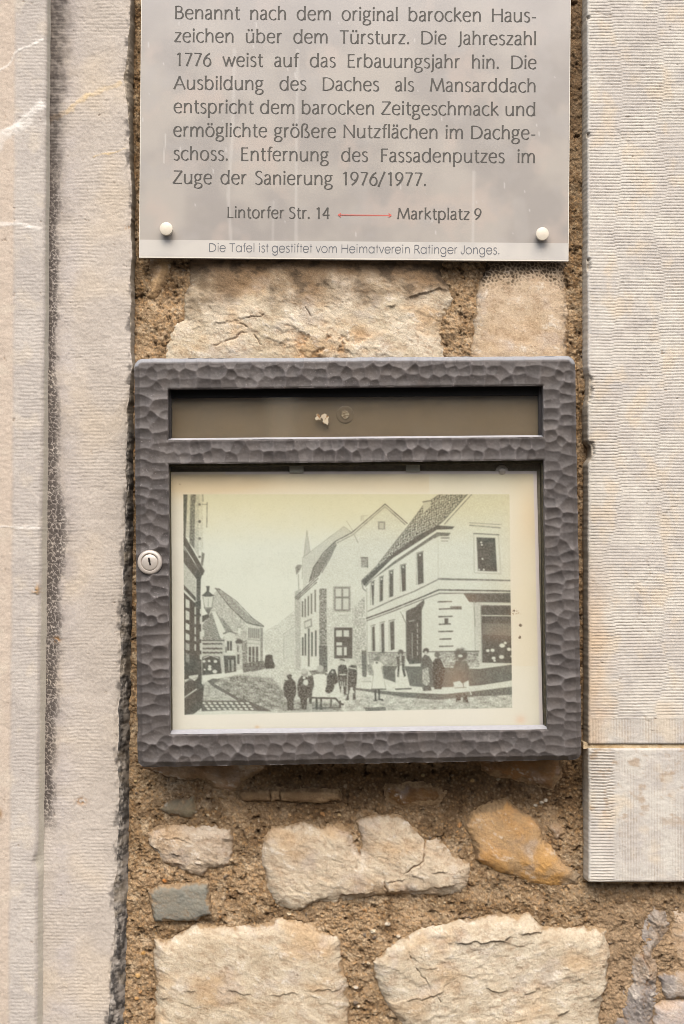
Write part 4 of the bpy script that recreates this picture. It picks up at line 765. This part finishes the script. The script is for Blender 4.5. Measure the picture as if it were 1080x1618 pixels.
PO([(760, 957), (807, 957), (809, 1048), (762, 1047)], .78, .14); LI([(761, 972.5), (807, 973)], 1.4, .1)
PO([(762, 985), (808, 985), (808, 1005), (762, 1002)], .66, .12)
for x, y, r in ((770.5, 1028, 2.6), (778, 1027.5, 3.2), (793, 1020, 4.0), (798, 1016, 2.4), (779.5, 1040, 2.8), (781, 1044, 2.0), (792, 1038, 4.0), (804, 1026, 3.2), (808, 1037, 2)): DO(x, y, r, .04, 1, r * .8)
LI([(748, 950), (750.5, 990)], .9, .5); LI([(758, 1052), (808, 1049)], 2.0, .08)
PO([(690, 1030), (756, 1030), (757, 1054), (690, 1056)], .36, .72, .7, 1.8); LI([(668, 1030), (756, 1029)], 1.6, .7)
PO([(581, 1032), (641, 1032), (641, 1052), (583, 1052)], .36, .5, .7, 1.6); LI([(581, 1031), (641, 1031)], 1.2, .66)
PO([(604, 1052), (660, 1053), (757, 1057), (809, 1050), (809, 1077), (757, 1083), (690, 1087), (640, 1084), (606, 1072)], .68, .10); PO([(580, 1050), (604, 1052), (606, 1072), (582, 1066)], .4, .4)
LI([(641, 1051), (668, 1050)], 2, .1)
PO([(556, 1070), (600, 1074), (660, 1086), (740, 1086), (809, 1075), (809, 1086), (744, 1094), (700, 1096), (620, 1092), (556, 1086)], .05, .12)
PO([(562, 1087), (620, 1093), (700, 1097), (750, 1092), (809, 1085), (809, 1098), (740, 1101), (690, 1106), (640, 1102), (600, 1096), (562, 1090)], .66, .25)
PO([(572, 1070), (586, 1069), (586, 1076), (574, 1077)], .1); LI([(572, 1077), (586, 1077)], 1, .4)
# townsfolk
def man(pts, val=.80, ns=.42): PO(pts, val, ns if val > .3 else .1, .9)
man([(452, 1068), (455, 1066), (458, 1065), (461, 1067), (460, 1071), (466, 1077), (468, 1088), (467, 1098), (464, 1104), (463, 1122), (454, 1122), (453, 1106), (449, 1098), (447, 1086), (449, 1078), (455, 1073)])
LI([(449.5, 1075), (455, 1076)], 1.2, .75)
DO(481, 1064, 5, .45); DO(480, 1060, 4.5, .22); man([(471, 1074), (476, 1068), (486, 1070), (489, 1082), (489, 1100), (485, 1104), (484, 1121), (475, 1121), (474, 1104), (470, 1098), (469, 1084)]); DO(483, 1078, 4.5, .08); DO(480, 1071, 2.2, .1)
man([(486, 1068), (494, 1067), (498, 1072), (497, 1084), (493, 1090), (492, 1112), (488, 1112)], .78); man([(488, 1060), (503, 1058), (512, 1060), (518, 1066), (508, 1072), (492, 1066)], .6, .35)
DO(505.5, 1056.5, 5.5, .28); man([(494, 1067), (500, 1065), (511, 1065), (516, 1068), (513, 1076), (514, 1090), (517, 1102), (494, 1104), (496, 1080)], .03, .02)
man([(516, 1070), (520, 1062), (524, 1057), (529, 1058), (532, 1066), (534, 1078), (528, 1082), (527, 1092), (518, 1096), (513, 1092), (516, 1082)], .82); DO(525, 1062, 2.0, .3)
man([(532, 1080), (536, 1078), (540, 1098), (528, 1104), (520, 1102), (524, 1094)], .05)
LI([(492, 1102.5), (530, 1103.5), (537, 1112), (542, 1113)], 2.6, .82); LI([(500, 1104), (500, 1120)], 3.2, .82); LI([(507, 1104), (507, 1120)], 3, .8); LI([(523, 1104), (522, 1117)], 2.8, .8); LI([(537, 1108), (537, 1118)], 2.6, .8); LI([(494, 1119), (538, 1118)], 1.6, .75)
DO(540, 1046, 4.2, .16); PO([(535, 1043), (538, 1041), (544, 1042), (545, 1045), (540, 1043.5)], .75); man([(534, 1053), (538, 1050), (546, 1051), (549, 1058), (548, 1074), (547, 1096), (550, 1098), (543, 1099), (542, 1084), (539, 1084), (538, 1096), (535, 1082), (533, 1070)], .78); LI([(537, 1066), (546, 1066)], 1.6, .1)
for x in (538, 541, 544): LI([(x, 1077), (x, 1084)], 1.1, .2)
DO(558.5, 1045, 4.2, .14); DO(549, 1044, 3.2, .2); man([(550, 1054), (555, 1050), (563, 1052), (564, 1064), (563, 1080), (561, 1096), (562, 1106), (557, 1106), (557, 1086), (554, 1086), (551, 1096), (551, 1106), (545, 1107), (549, 1098), (549, 1072)], .76); LI([(551, 1055), (562, 1057)], 1.8, .08); DO(556, 1093, 2.8, .1)
DO(595.5, 1041, 4.2, .55); PO([(586, 1050), (590, 1045), (595, 1044), (602, 1047), (606, 1051), (602, 1055), (605, 1072), (609, 1088), (587, 1088), (590, 1066)], .02); LI([(590, 1046), (587, 1052), (590, 1062), (587, 1088)], .8, .35); LI([(603, 1052), (609, 1088)], .8, .35); DO(595, 1047, 1.8, .6)
LI([(587, 1089), (609, 1089)], 2.0, .7); LI([(592.5, 1090), (593, 1106)], 2.6, .82); LI([(598.5, 1090), (599, 1105), (604, 1106)], 2.6, .82); LI([(590, 1107), (595, 1107)], 1.6, .8)
man([(624, 1060), (628, 1052), (637, 1052), (642, 1062), (648, 1087), (625, 1088)], .03, .02); LI([(625, 1089), (649, 1088)], 2.2, .72)
DO(632.5, 1031, 4.6, .74); DO(632.5, 1034.5, 2.0, .35); man([(626, 1038), (631, 1036), (631, 1056), (630, 1070), (627, 1069), (628, 1054)], .78); man([(634, 1036), (639, 1037), (638, 1052), (641, 1068), (638, 1070), (635, 1058)], .78); man([(640, 1038), (646, 1048), (645, 1052), (640, 1050)], .04)
DO(673, 1028.5, 4.6, .78); DO(672.5, 1031, 2.2, .15); man([(666, 1040), (671, 1034), (678, 1037), (683, 1046), (682, 1058), (680, 1084), (682, 1091), (668, 1092), (666, 1080), (668, 1060), (664, 1052)], .72, .25); PO([(667, 1058), (676, 1054), (679, 1078), (674, 1084), (667, 1080)], .32, .5)
DO(690, 1034.5, 4.2, .66); man([(683, 1046), (688, 1040), (695, 1041), (701, 1048), (703, 1062), (699, 1080), (697, 1089), (686, 1089), (683, 1074)], .84); LI([(697, 1042), (702, 1053)], 1.2, .1)
DO(728, 1034, 10, .74); DO(727, 1036.5, 3.6, .08, 1, 2.2); man([(716, 1054), (720, 1044), (736, 1044), (741, 1054), (742, 1074), (738, 1080), (718, 1080), (715, 1070)], .70, .05); man([(716, 1078), (726, 1076), (730, 1080), (740, 1075), (741, 1085), (736, 1092), (720, 1094), (708, 1089), (717, 1085)], .03, .03); LI([(718, 1087), (736, 1086)], 1.1, .5); LI([(731, 1076), (732, 1085)], 1.2, .7)
man([(721, 1097), (727, 1096), (728, 1106), (720, 1109)], .8); man([(732, 1096), (737, 1097), (740, 1110), (731, 1109)], .8); LI([(742, 1090), (744, 1097)], 1.5, .05)
photo = [(289, 781), (804.5, 781), (809, 1118.5), (291, 1130)]
inside = 1 - sst(-.6, .6, poly_sdf(X, Y, photo) + .5 * NZ1)
for _ in range(1):
    for ax in (0, 1): T = .25 * np.roll(T, 1, ax) + .5 * T + .25 * np.roll(T, -1, ax)
T = np.clip(T * (1 - .16 * sst(-.2, .4, NZ2)) + .05 * NZ1 + .05 * NZ2 + .05 * (NZ3 + .1) * (Y > 850), 0, 1); T = (1 - (1 - T) ** 1.55) * inside
cx_ = (X - 268) / 585.; cy_ = (Y - 745) / 410.
edge = np.clip(np.maximum(np.maximum(1 - cy_ / .30, 0) ** 1.2, np.maximum((cx_ - .80) / .2, 0) ** 1.5 * (1 - .55 * sst(.5, .9, cy_))) + .12 * NZ3, 0, 1)
C = mix(lin((229, 231, 212)), lin((236, 229, 200)), sst(.15, -.2, .5 - np.abs(cy_ - .55)) )
C = mix(lin((228, 233, 219)), lin((238, 235, 222)), np.clip(1 - inside, 0, 1))
C = mix(C, lin((236, 222, 178)), .5 * edge)
C = mix(C, lin((224, 216, 170)), .6 * inside * sst(.24, .02, cy_ - .08 + .05 * NZ3))
C = mix(C, lin((236, 208, 162)), .6 * (1 - inside) * np.clip(np.exp(-(((cx_ - .10) / .16) ** 2 + ((cy_ - .05) / .05) ** 2)) + .5 * np.exp(-((cy_ - .045) / .04) ** 2) * (cx_ < .7), 0, 1))
C = mix(C, lin((238, 208, 166)), .42 * np.exp(-(((cx_ - .975) / .03) ** 2 + ((cy_ - .17) / .12) ** 2)))
C = mix(C, lin((238, 214, 174)), .2 * np.exp(-((cx_ - .955) / .05) ** 2) * (cy_ < .75))
C = mix(C, lin((238, 200, 172)), .6 * np.exp(-(((X - 822) / 8) ** 2 + ((Y - 1137) / 7) ** 2)))
C = mix(C, lin((222, 190, 150)), .7 * np.exp(-(((X - 406) / 4) ** 2 + ((Y - 1149) / 3) ** 2)))
ink = mix(lin((74, 64, 55)), lin((60, 62, 57)), sst(-.1, .3, fbm(X, Y, 90, 3, 711)))
ink = mix(ink, lin((140, 108, 82)), .8 * np.clip(np.exp(-(((X - 722) / 28) ** 2 + ((Y - 1075) / 30) ** 2)) + .8 * np.exp(-(((X - 730) / 30) ** 2 + ((Y - 948) / 12) ** 2)) + .6 * np.exp(-(((X - 790) / 30) ** 2 + ((Y - 1000) / 14) ** 2)), 0, 1))
C = mix(C, ink, T)
for x, y, r in ((821, 1007, 2.6), (822, 988, 2.8), (812, 965, 1.8), (284, 765, 1.2)):
    sp = (1 - sst(.5, 1.2, np.hypot(X - x, Y - y) / r + .5 * NZ1)); C = mix(C, lin((96, 72, 48)), .85 * sp)
sp = np.exp(-((X - 812) / 9) ** 2 - ((Y - 968) / 4) ** 2) * sst(0, .3, NZ1); C = mix(C, lin((150, 112, 70)), .8 * sp)
top_e = Y - (744.5 + 1.0 * (858 - X) / 600); right_e = (QP[1, 0] + (QP[2, 0] - QP[1, 0]) * (Y - 744.5) / 404) - X
C = mix(C, lin((224, 214, 214)), .9 * np.maximum((1 - sst(3.5, 5, top_e)) * (1 - .5 * (cx_ < .15)), 1 - sst(4.5, 6, right_e)))
H = 75 + .5 * fbm(X, Y, 150, 2, 713)
relief("paper", X, Y, H, C, 75, M_PAPER, prn, back=74.2)

# ---------------------------------------------------------------- engraved acrylic plaque
AN = math.radians(.49); PX, PY = 219.3, 407.2
plq = thing("information_plaque", "frosted acrylic information plaque with eight lines of grey German text and a white footer", "plaque", 560, 411, 0)
def loc(px, py): c, s = math.cos(AN), math.sin(AN); return PX + px * c - py * s, PY + px * s + py * c      # plaque frame: origin lower left corner, y down
def unloc(X, Y): c, s = math.cos(AN), math.sin(AN); return (X - PX) * c + (Y - PY) * s, -(X - PX) * s + (Y - PY) * c
PW, PT, HPL = 678.5, -560.0, 30.0
px, py = np.meshgrid(np.linspace(0, PW, 340), np.linspace(PT, 0, 284)); X, Y = loc(px, py)
C = mix(lin((183, 176, 166)), lin((166, 160, 153)), sst(-.3, .3, fbm(X, Y, 120, 4, 801)))
C = mix(C, lin((194, 180, 168)), .55 * sst(.05, .4, fbm(X * 1.2, Y, 90, 4, 803)))
C = mix(C, lin((184, 179, 174)), .6 * sst(-300, -420, py + 50 * fbm(X, Y, 150, 3, 805)))
C = mix(C, lin((176, 171, 165)), .5 * sst(.1, .4, fbm(X, Y, 70, 4, 807)))
for xs, y0, y1, wd, a in (([(148, -330), (146, -200), (140, -100), (145, -28)], -330, -28, 3.2, .3), ([(248, -330), (247, -150), (248, -28)], -330, -28, 3.0, .3), ([(528, -140), (527, -28)], -140, -28, 3.0, .3), ([(40, -195), (38, -150)], -195, -150, 1.2, .5), ([(212, -90), (211, -28)], 0, 0, 2.2, .2), ([(600, -90), (606, -40)], 0, 0, 14, .10)):
    d = line_d(px, py, xs); C = mix(C, lin((214, 210, 202)), a * (1 - sst(wd * .5, wd * 1.1, d)))
for k in range(60):
    r_ = np.random.RandomState(900 + k); sx_, sy_ = r_.uniform(0, PW), r_.uniform(-400, -30); d = np.hypot((px - sx_) / .8, (py - sy_) / r_.uniform(1, 4)); C = mix(C, lin((216, 212, 206)), .5 * (1 - sst(.8, 1.6, d)))
H = HPL + .25 * fbm(X, Y, 90, 2, 809)
relief("acrylic_panel", X, Y, H, C, HPL, M_PLAQUE, plq, back=HPL - 9)
px, py = np.meshgrid(np.linspace(0.4, PW - .4, 300), np.linspace(-28.5, -2.2, 14)); X, Y = loc(px, py)
C = mix(lin((210, 205, 196)), lin((200, 196, 189)), sst(-.3, .3, fbm(X, Y, 50, 3, 811)))
relief("footer_strip", X, Y, np.full(X.shape, HPL + .55), C, HPL, M_PLAQUE, plq, back=HPL - .4)
def rectq(x0, y0, x1, y1, h):
    P = lambda a, b: tuple(float(t) for t in world(*loc(a, b), h, HPL)); return [P(x0, y1), P(x1, y1), P(x1, y0), P(x0, y0)]
quads_obj("polished_edge", [rectq(0, -2.1, PW, 0, HPL + .6), rectq(0, PT, 1.1, -2.2, HPL + .45), rectq(PW - 1.1, PT, PW, -2.2, HPL + .45)], M_EDGE, plq)
# --- stroke lettering: skeleton strokes widened like a broad pen.  units: x-height 100, capitals 133
def EL(cx, cy, rx, ry, a0=90, a1=450, n=26):
    return [(cx + rx * math.cos(math.radians(a0 + (a1 - a0) * i / n)), cy + ry * math.sin(math.radians(a0 + (a1 - a0) * i / n))) for i in range(n + 1)]
def SP(pts, n=6):
    p = [np.array(q, float) for q in pts]; p = [2 * p[0] - p[1]] + p + [2 * p[-1] - p[-2]]; out = []
    for i in range(1, len(p) - 2):
        for k in range(n):
            t = k / n; a, b, c, d = p[i - 1:i + 3]
            out.append(tuple(.5 * ((2 * b) + (c - a) * t + (2 * a - 5 * b + 4 * c - d) * t * t + (3 * b - a - 3 * c + d) * t ** 3)))
    out.append(tuple(p[-2])); return out
L2 = lambda *a: [(a[i], a[i + 1]) for i in range(0, len(a), 2)]
DOTW = ('dot',)
def dot(x, y, r=9): return ('dot', x, y, r)
arch = lambda x, w_: SP([(x, 60), (x + .18 * w_, 82), (x + .55 * w_, 99), (x + .86 * w_, 90), (x + w_, 66), (x + w_, 34), (x + w_, 0)])
bowl_r = lambda: EL(50, 50, 37, 51)
G = {}
G['a'] = (86, [SP([(14, 84), (26, 96), (42, 100), (58, 94), (65, 76), (65, 40), (65, 14), (70, 3), (80, 1)]), SP([(65, 58), (44, 55), (20, 45), (11, 26), (18, 6), (34, 0), (52, 8), (65, 24)])])
G['b'] = (108, [L2(17, 142, 17, 2), EL(54, 50, 38, 51, 160, 500)])
G['d'] = (110, [L2(90, 142, 90, 0), EL(52, 50, 39, 51, 20, 340)])
G['c'] = (86, [SP([(80, 88), (64, 99), (46, 100), (24, 88), (12, 62), (12, 38), (24, 12), (46, -1), (64, 1), (82, 14)])])
G['e'] = (96, [SP([(13, 54), (45, 54), (83, 55)], 3), SP([(83, 55), (80, 82), (64, 98), (46, 100), (26, 90), (13, 66), (13, 36), (26, 10), (48, -1), (66, 1), (84, 14)])])
G['f'] = (56, [SP([(62, 137), (50, 141), (38, 136), (30, 118), (30, 90), (30, 40), (30, 0)]), L2(8, 97, 56, 97)])
G['g'] = (94, [EL(42, 68, 29, 32), SP([(30, 40), (18, 30), (18, 16), (32, 9), (60, 6), (80, -6), (82, -24), (68, -40), (42, -46), (18, -40), (10, -24), (18, -8), (34, 4)]), SP([(64, 88), (74, 97), (90, 97)], 3)])
G['h'] = (104, [L2(18, 142, 18, 0), arch(18, 66)])
G['n'] = (104, [L2(18, 99, 18, 0), arch(18, 66)])
G['m'] = (158, [L2(18, 99, 18, 0), arch(18, 60), arch(78, 60)])
G['i'] = (38, [L2(19, 99, 19, 0), dot(19, 130)])
G['j'] = (38, [SP([(22, 99), (22, 40), (22, -6), (17, -28), (4, -40)]), dot(22, 130)])
G['k'] = (92, [L2(18, 142, 18, 0), L2(76, 99, 24, 53), L2(32, 60, 86, 0)])
G['l'] = (38, [L2(19, 142, 19, 0)])
G['o'] = (104, [EL(52, 50, 40, 51)])
G['p'] = (108, [L2(18, 99, 18, -46), EL(54, 50, 39, 51, 160, 500)])
G['r'] = (66, [L2(18, 99, 18, 0), SP([(18, 62), (28, 84), (44, 98), (62, 96)])])
G['s'] = (74, [SP([(62, 90), (48, 100), (30, 99), (17, 88), (17, 72), (30, 59), (48, 50), (60, 38), (61, 18), (48, 2), (30, -1), (10, 9)])])
G['t'] = (62, [SP([(28, 128), (28, 80), (28, 30), (34, 6), (46, -1), (60, 5)]), L2(8, 97, 58, 97)])
G['u'] = (106, [SP([(17, 99), (17, 50), (20, 18), (32, 1), (50, 0), (68, 10), (86, 32)]), L2(86, 99, 86, 0)])
G['v'] = (90, [L2(8, 99, 45, 2), L2(45, 2, 82, 99)])
G['w'] = (138, [L2(8, 99, 40, 2), L2(40, 2, 69, 94), L2(69, 94, 98, 2), L2(98, 2, 130, 99)])
G['z'] = (82, [L2(12, 97, 72, 97), ('diag', 72, 97, 10, 3), L2(10, 3, 74, 3)])
G['ß'] = (106, [SP([(18, 0), (18, 60), (18, 108), (28, 132), (48, 140), (68, 130), (72, 110), (60, 88), (52, 76), (66, 62), (84, 46), (90, 24), (78, 4), (58, -2), (44, 6)])])
for a, b in (('ä', 'a'), ('ö', 'o'), ('ü', 'u')): G[a] = (G[b][0], G[b][1] + [dot(G[b][0] * .5 - 17, 130), dot(G[b][0] * .5 + 17, 130)])
G['A'] = (124, [L2(6, 0, 62, 134), L2(62, 134, 118, 0), L2(28, 46, 98, 46)])
G['B'] = (104, [L2(18, 133, 18, 0), SP([(18, 131), (54, 131), (74, 118), (76, 98), (62, 78), (18, 73)]), SP([(18, 73), (64, 70), (88, 54), (88, 26), (66, 5), (18, 2)])])
G['D'] = (134, [L2(18, 133, 18, 0), SP([(18, 131), (60, 130), (98, 114), (118, 84), (118, 46), (96, 16), (58, 3), (18, 2)])])
G['E'] = (94, [L2(18, 133, 18, 0), L2(18, 131, 80, 131), L2(18, 72, 72, 72), L2(18, 2, 84, 2)])
G['F'] = (88, [L2(18, 133, 18, 0), L2(18, 131, 80, 131), L2(18, 70, 70, 70)])
G['H'] = (132, [L2(18, 133, 18, 0), L2(114, 133, 114, 0), L2(18, 72, 114, 72)])
G['J'] = (54, [SP([(34, 133), (34, 60), (34, 10), (28, -12), (8, -26)])])
G['L'] = (86, [L2(18, 133, 18, 0), L2(18, 2, 82, 2)])
G['M'] = (160, [L2(12, 0, 28, 133), L2(28, 133, 78, 10), L2(78, 10, 130, 133), L2(130, 133, 148, 0)])
G['N'] = (136, [L2(18, 0, 18, 133), L2(18, 133, 118, 2), L2(118, 2, 118, 133)])
G['R'] = (106, [L2(18, 133, 18, 0), SP([(18, 131), (56, 131), (80, 118), (82, 92), (62, 70), (18, 65)]), L2(50, 66, 102, 0)])
G['S'] = (90, [SP([(76, 122), (58, 134), (36, 133), (19, 118), (19, 96), (34, 80), (58, 66), (74, 48), (74, 22), (56, 2), (34, -1), (10, 10)])])
G['T'] = (104, [L2(6, 131, 98, 131), L2(52, 133, 52, 0)])
G['Z'] = (108, [L2(14, 131, 98, 131), ('diag', 98, 131, 10, 3), L2(10, 3, 100, 3)])
G['1'] = (94, [SP([(28, 116), (44, 124), (56, 133)], 3), L2(56, 133, 56, 0)])
G['4'] = (94, [L2(66, 133, 66, 0), L2(66, 133, 8, 42), L2(8, 42, 88, 42)])
G['6'] = (94, [SP([(76, 132), (48, 112), (26, 82), (14, 46)]), EL(48, 42, 35, 43, 170, 530)])
G['7'] = (94, [L2(12, 131, 82, 131), L2(82, 131, 32, 0)])
G['9'] = (94, [EL(46, 92, 35, 42), SP([(80, 88), (68, 52), (46, 22), (18, 1)])])
G['.'] = (38, [dot(19, 8, 10)]); G['-'] = (62, [L2(10, 44, 52, 44)]); G['/'] = (70, [L2(2, -14, 66, 140)]); G[' '] = (40, [])
GA = dict(G)     # geometric sans for the footer: monoline round forms
GA['a'] = (112, [EL(50, 50, 43, 50), L2(93, 99, 93, 0)]); GA['g'] = (112, [EL(50, 50, 43, 50), SP([(93, 99), (93, 40), (93, -10), (82, -36), (54, -46), (26, -38), (14, -20)])])
GA['e'] = (104, [L2(8, 52, 95, 52), SP([(95, 52), (88, 82), (66, 98), (50, 100), (22, 90), (7, 60), (8, 38), (24, 8), (50, 0), (76, 8), (90, 28)])])
GA['o'] = (106, [EL(53, 50, 46, 50)]); GA['t'] = (48, [L2(24, 134, 24, 0), L2(6, 97, 44, 97)]); GA['f'] = (48, [SP([(46, 140), (32, 136), (24, 118), (24, 80), (24, 40), (24, 0)]), L2(6, 97, 42, 97)])
GA['u'] = (96, [SP([(14, 99), (14, 40), (24, 8), (46, 0), (70, 8), (82, 40), (82, 99)]), L2(82, 99, 82, 0)]); GA['J'] = (76, [SP([(60, 133), (60, 60), (58, 20), (44, 1), (24, 2), (10, 20), (8, 36)])])
GA['S'] = G['S']; GA['r'] = (56, [L2(14, 99, 14, 0), SP([(14, 60), (20, 84), (36, 98), (52, 99)])]); GA['M'] = G['M']; GA['v'] = (88, G['v'][1])
def text(name, s, x0, x1, yb, xh, thick, thin, mat, glyphs, hgt, nib=14, track=0, fit=False):
    """one line of lettering from x0 to x1 on baseline yb (plaque frame); extra room goes into the word spaces unless fit"""
    k = xh / 100.0; wd = sum(glyphs[c][0] + track for c in s if c != ' ') * k; nsp = s.count(' ')
    sx = 1.0
    if fit: sp = 46 * k; sx = (x1 - x0) / (wd + sp * nsp); wd *= sx; sp *= sx
    else: sp = (x1 - x0 - wd) / max(nsp, 1)
    V = []; L = []; st = []; x = x0; lay = 0
    def emit(ptsL, ptsR, z):
        for (a, b) in ((ptsL, ptsR),):
            n0 = len(V)
            for p, q in zip(a, b):
                for t in (p, q): V.append([float(e) for e in world(*loc(*t), hgt + z, HPL)])
            for i in range(len(a) - 1): st.append(len(L)); L.extend([n0 + 2 * i, n0 + 2 * i + 1, n0 + 2 * i + 3, n0 + 2 * i + 2])
    for c in s:
        if c == ' ': x += sp; continue
        adv, strokes = glyphs[c]
        for si, sk in enumerate(strokes):
            z = .06 * (si % 5)
            if sk[0] == 'dot':
                _, dx, dy, r = sk; r = max(r, thick * .62); cen = np.array([x + dx * k * sx, yb - dy * k]); ring = [cen + np.array([math.cos(a), math.sin(a)]) * r * k for a in np.linspace(0, 2 * math.pi, 15)]
                emit(ring, [cen] * 15, z); continue
            if sk[0] == 'diag': sk = L2(*sk[1:]); dg = True
            else: dg = False
            p = np.array([(x + a * k * sx, yb - b * k) for a, b in sk]); t = np.gradient(p, axis=0); t /= np.linalg.norm(t, axis=1)[:, None] + 1e-9
            th = np.arctan2(-t[:, 1], t[:, 0]) + math.radians(nib) * (thick != thin)
            wv = thin + (thick - thin) * np.abs(np.sin(th)) ** 1.4
            if dg: wv = np.full(len(p), thick * .95)
            if len(p) == 2:       # straight stroke: slight flare at both ends
                q = np.array([0, .12, .5, .88, 1.0])[:, None]; p = p[0] * (1 - q) + p[1] * q; t = np.repeat(t[:1], 5, 0); wv = wv[0] * np.array([1.28, 1.0, .88, 1.0, 1.28]) if thick != thin else np.full(5, wv[0])
            nrm = np.stack([-t[:, 1], t[:, 0]], 1) * (wv * k * .5)[:, None]; emit(p + nrm, p - nrm, z)
        x += (adv + track) * k * sx
    o = link_mesh(name, V, L, st, mat, plq, False); return o
lines = [("Benannt nach dem original barocken Haus-", 277, 846.5, 29.6, 34.6), ("zeichen über dem Türsturz. Die Jahreszahl", 276.5, 846.5, 66.2, 71), ("1776 weist auf das Erbauungsjahr hin. Die", 277, 846.5, 103.6, 108.8), ("Ausbildung des Daches als Mansarddach", 276, 846, 140.7, 145.6),
         ("entspricht dem barocken Zeitgeschmack und", 275.5, 845.5, 178, 182.8), ("ermöglichte größere Nutzflächen im Dachge-", 275, 845.5, 215.4, 219.6), ("schoss. Entfernung des Fassadenputzes im", 275, 845, 252.6, 257.2), ("Zuge der Sanierung 1976/1977.", 274, 672.5, 289.6, 293.4)]
for s, xa_, xb_, ya_, yb_ in lines:
    a = unloc(xa_ - 2, ya_); b = unloc(xb_ + 2, yb_); text("text_line", s, a[0], b[0], (a[1] + b[1]) / 2, 15.2, 18.0, 6.0, M_INK, G, HPL + .55, track=4)
for s, xa_, xb_, ya_, yb_ in (("Lintorfer Str. 14", 360, 520, 344.0, 345.2), ("Marktplatz 9", 629, 760, 345.8, 347)):
    a = unloc(xa_ - 2, ya_); b = unloc(xb_ + 1.5, yb_); text("text_line", s, a[0], b[0], (a[1] + b[1]) / 2, 12.9, 19, 8, M_INK, G, HPL + .55, track=4, fit=True)
a = unloc(329, 397.8); b = unloc(790, 401.6); text("text_line", "Die Tafel ist gestiftet vom Heimatverein Ratinger Jonges.", a[0], b[0], (a[1] + b[1]) / 2, 9.9, 11.5, 11.5, M_INK2, GA, HPL + .9, track=5, fit=True)
a = unloc(534, 339.6); b = unloc(618, 340.4); yb = (a[1] + b[1]) / 2
P = lambda x, y, z=0: tuple(float(t) for t in world(*loc(x, y), HPL + .6 + z, HPL))
def ribbon(p, q, w_, z):
    d = np.array(q) - np.array(p); n = np.array([-d[1], d[0]]) / np.hypot(*d) * w_ / 2; p = np.array(p); q = np.array(q); return [P(*(p + n), z), P(*(q + n), z), P(*(q - n), z), P(*(p - n), z)]
quads_obj("double_arrow", [ribbon((a[0], yb), (b[0], yb), 1.3, 0), ribbon((a[0], yb), (a[0] + 4.5, yb - 3), 1.2, .06), ribbon((a[0], yb), (a[0] + 4.5, yb + 3), 1.2, .12), ribbon((b[0], yb), (b[0] - 4.5, yb - 3), 1.2, .06), ribbon((b[0], yb), (b[0] - 4.5, yb + 3), 1.2, .12)], M_RED, plq)
for sx_, sy_ in ((262, 361), (857, 369)):
    lathe("standoff_cap", sx_, sy_, [(8.6, HPL - 30), (8.6, HPL + 9), (10.4, HPL + 9.2), (10.4, HPL + 13.0), (10.0, HPL + 13.8), (9.4, HPL + 14.1), (.3, HPL + 14.3)], HPL + 15, M_IVORY, plq, 48)
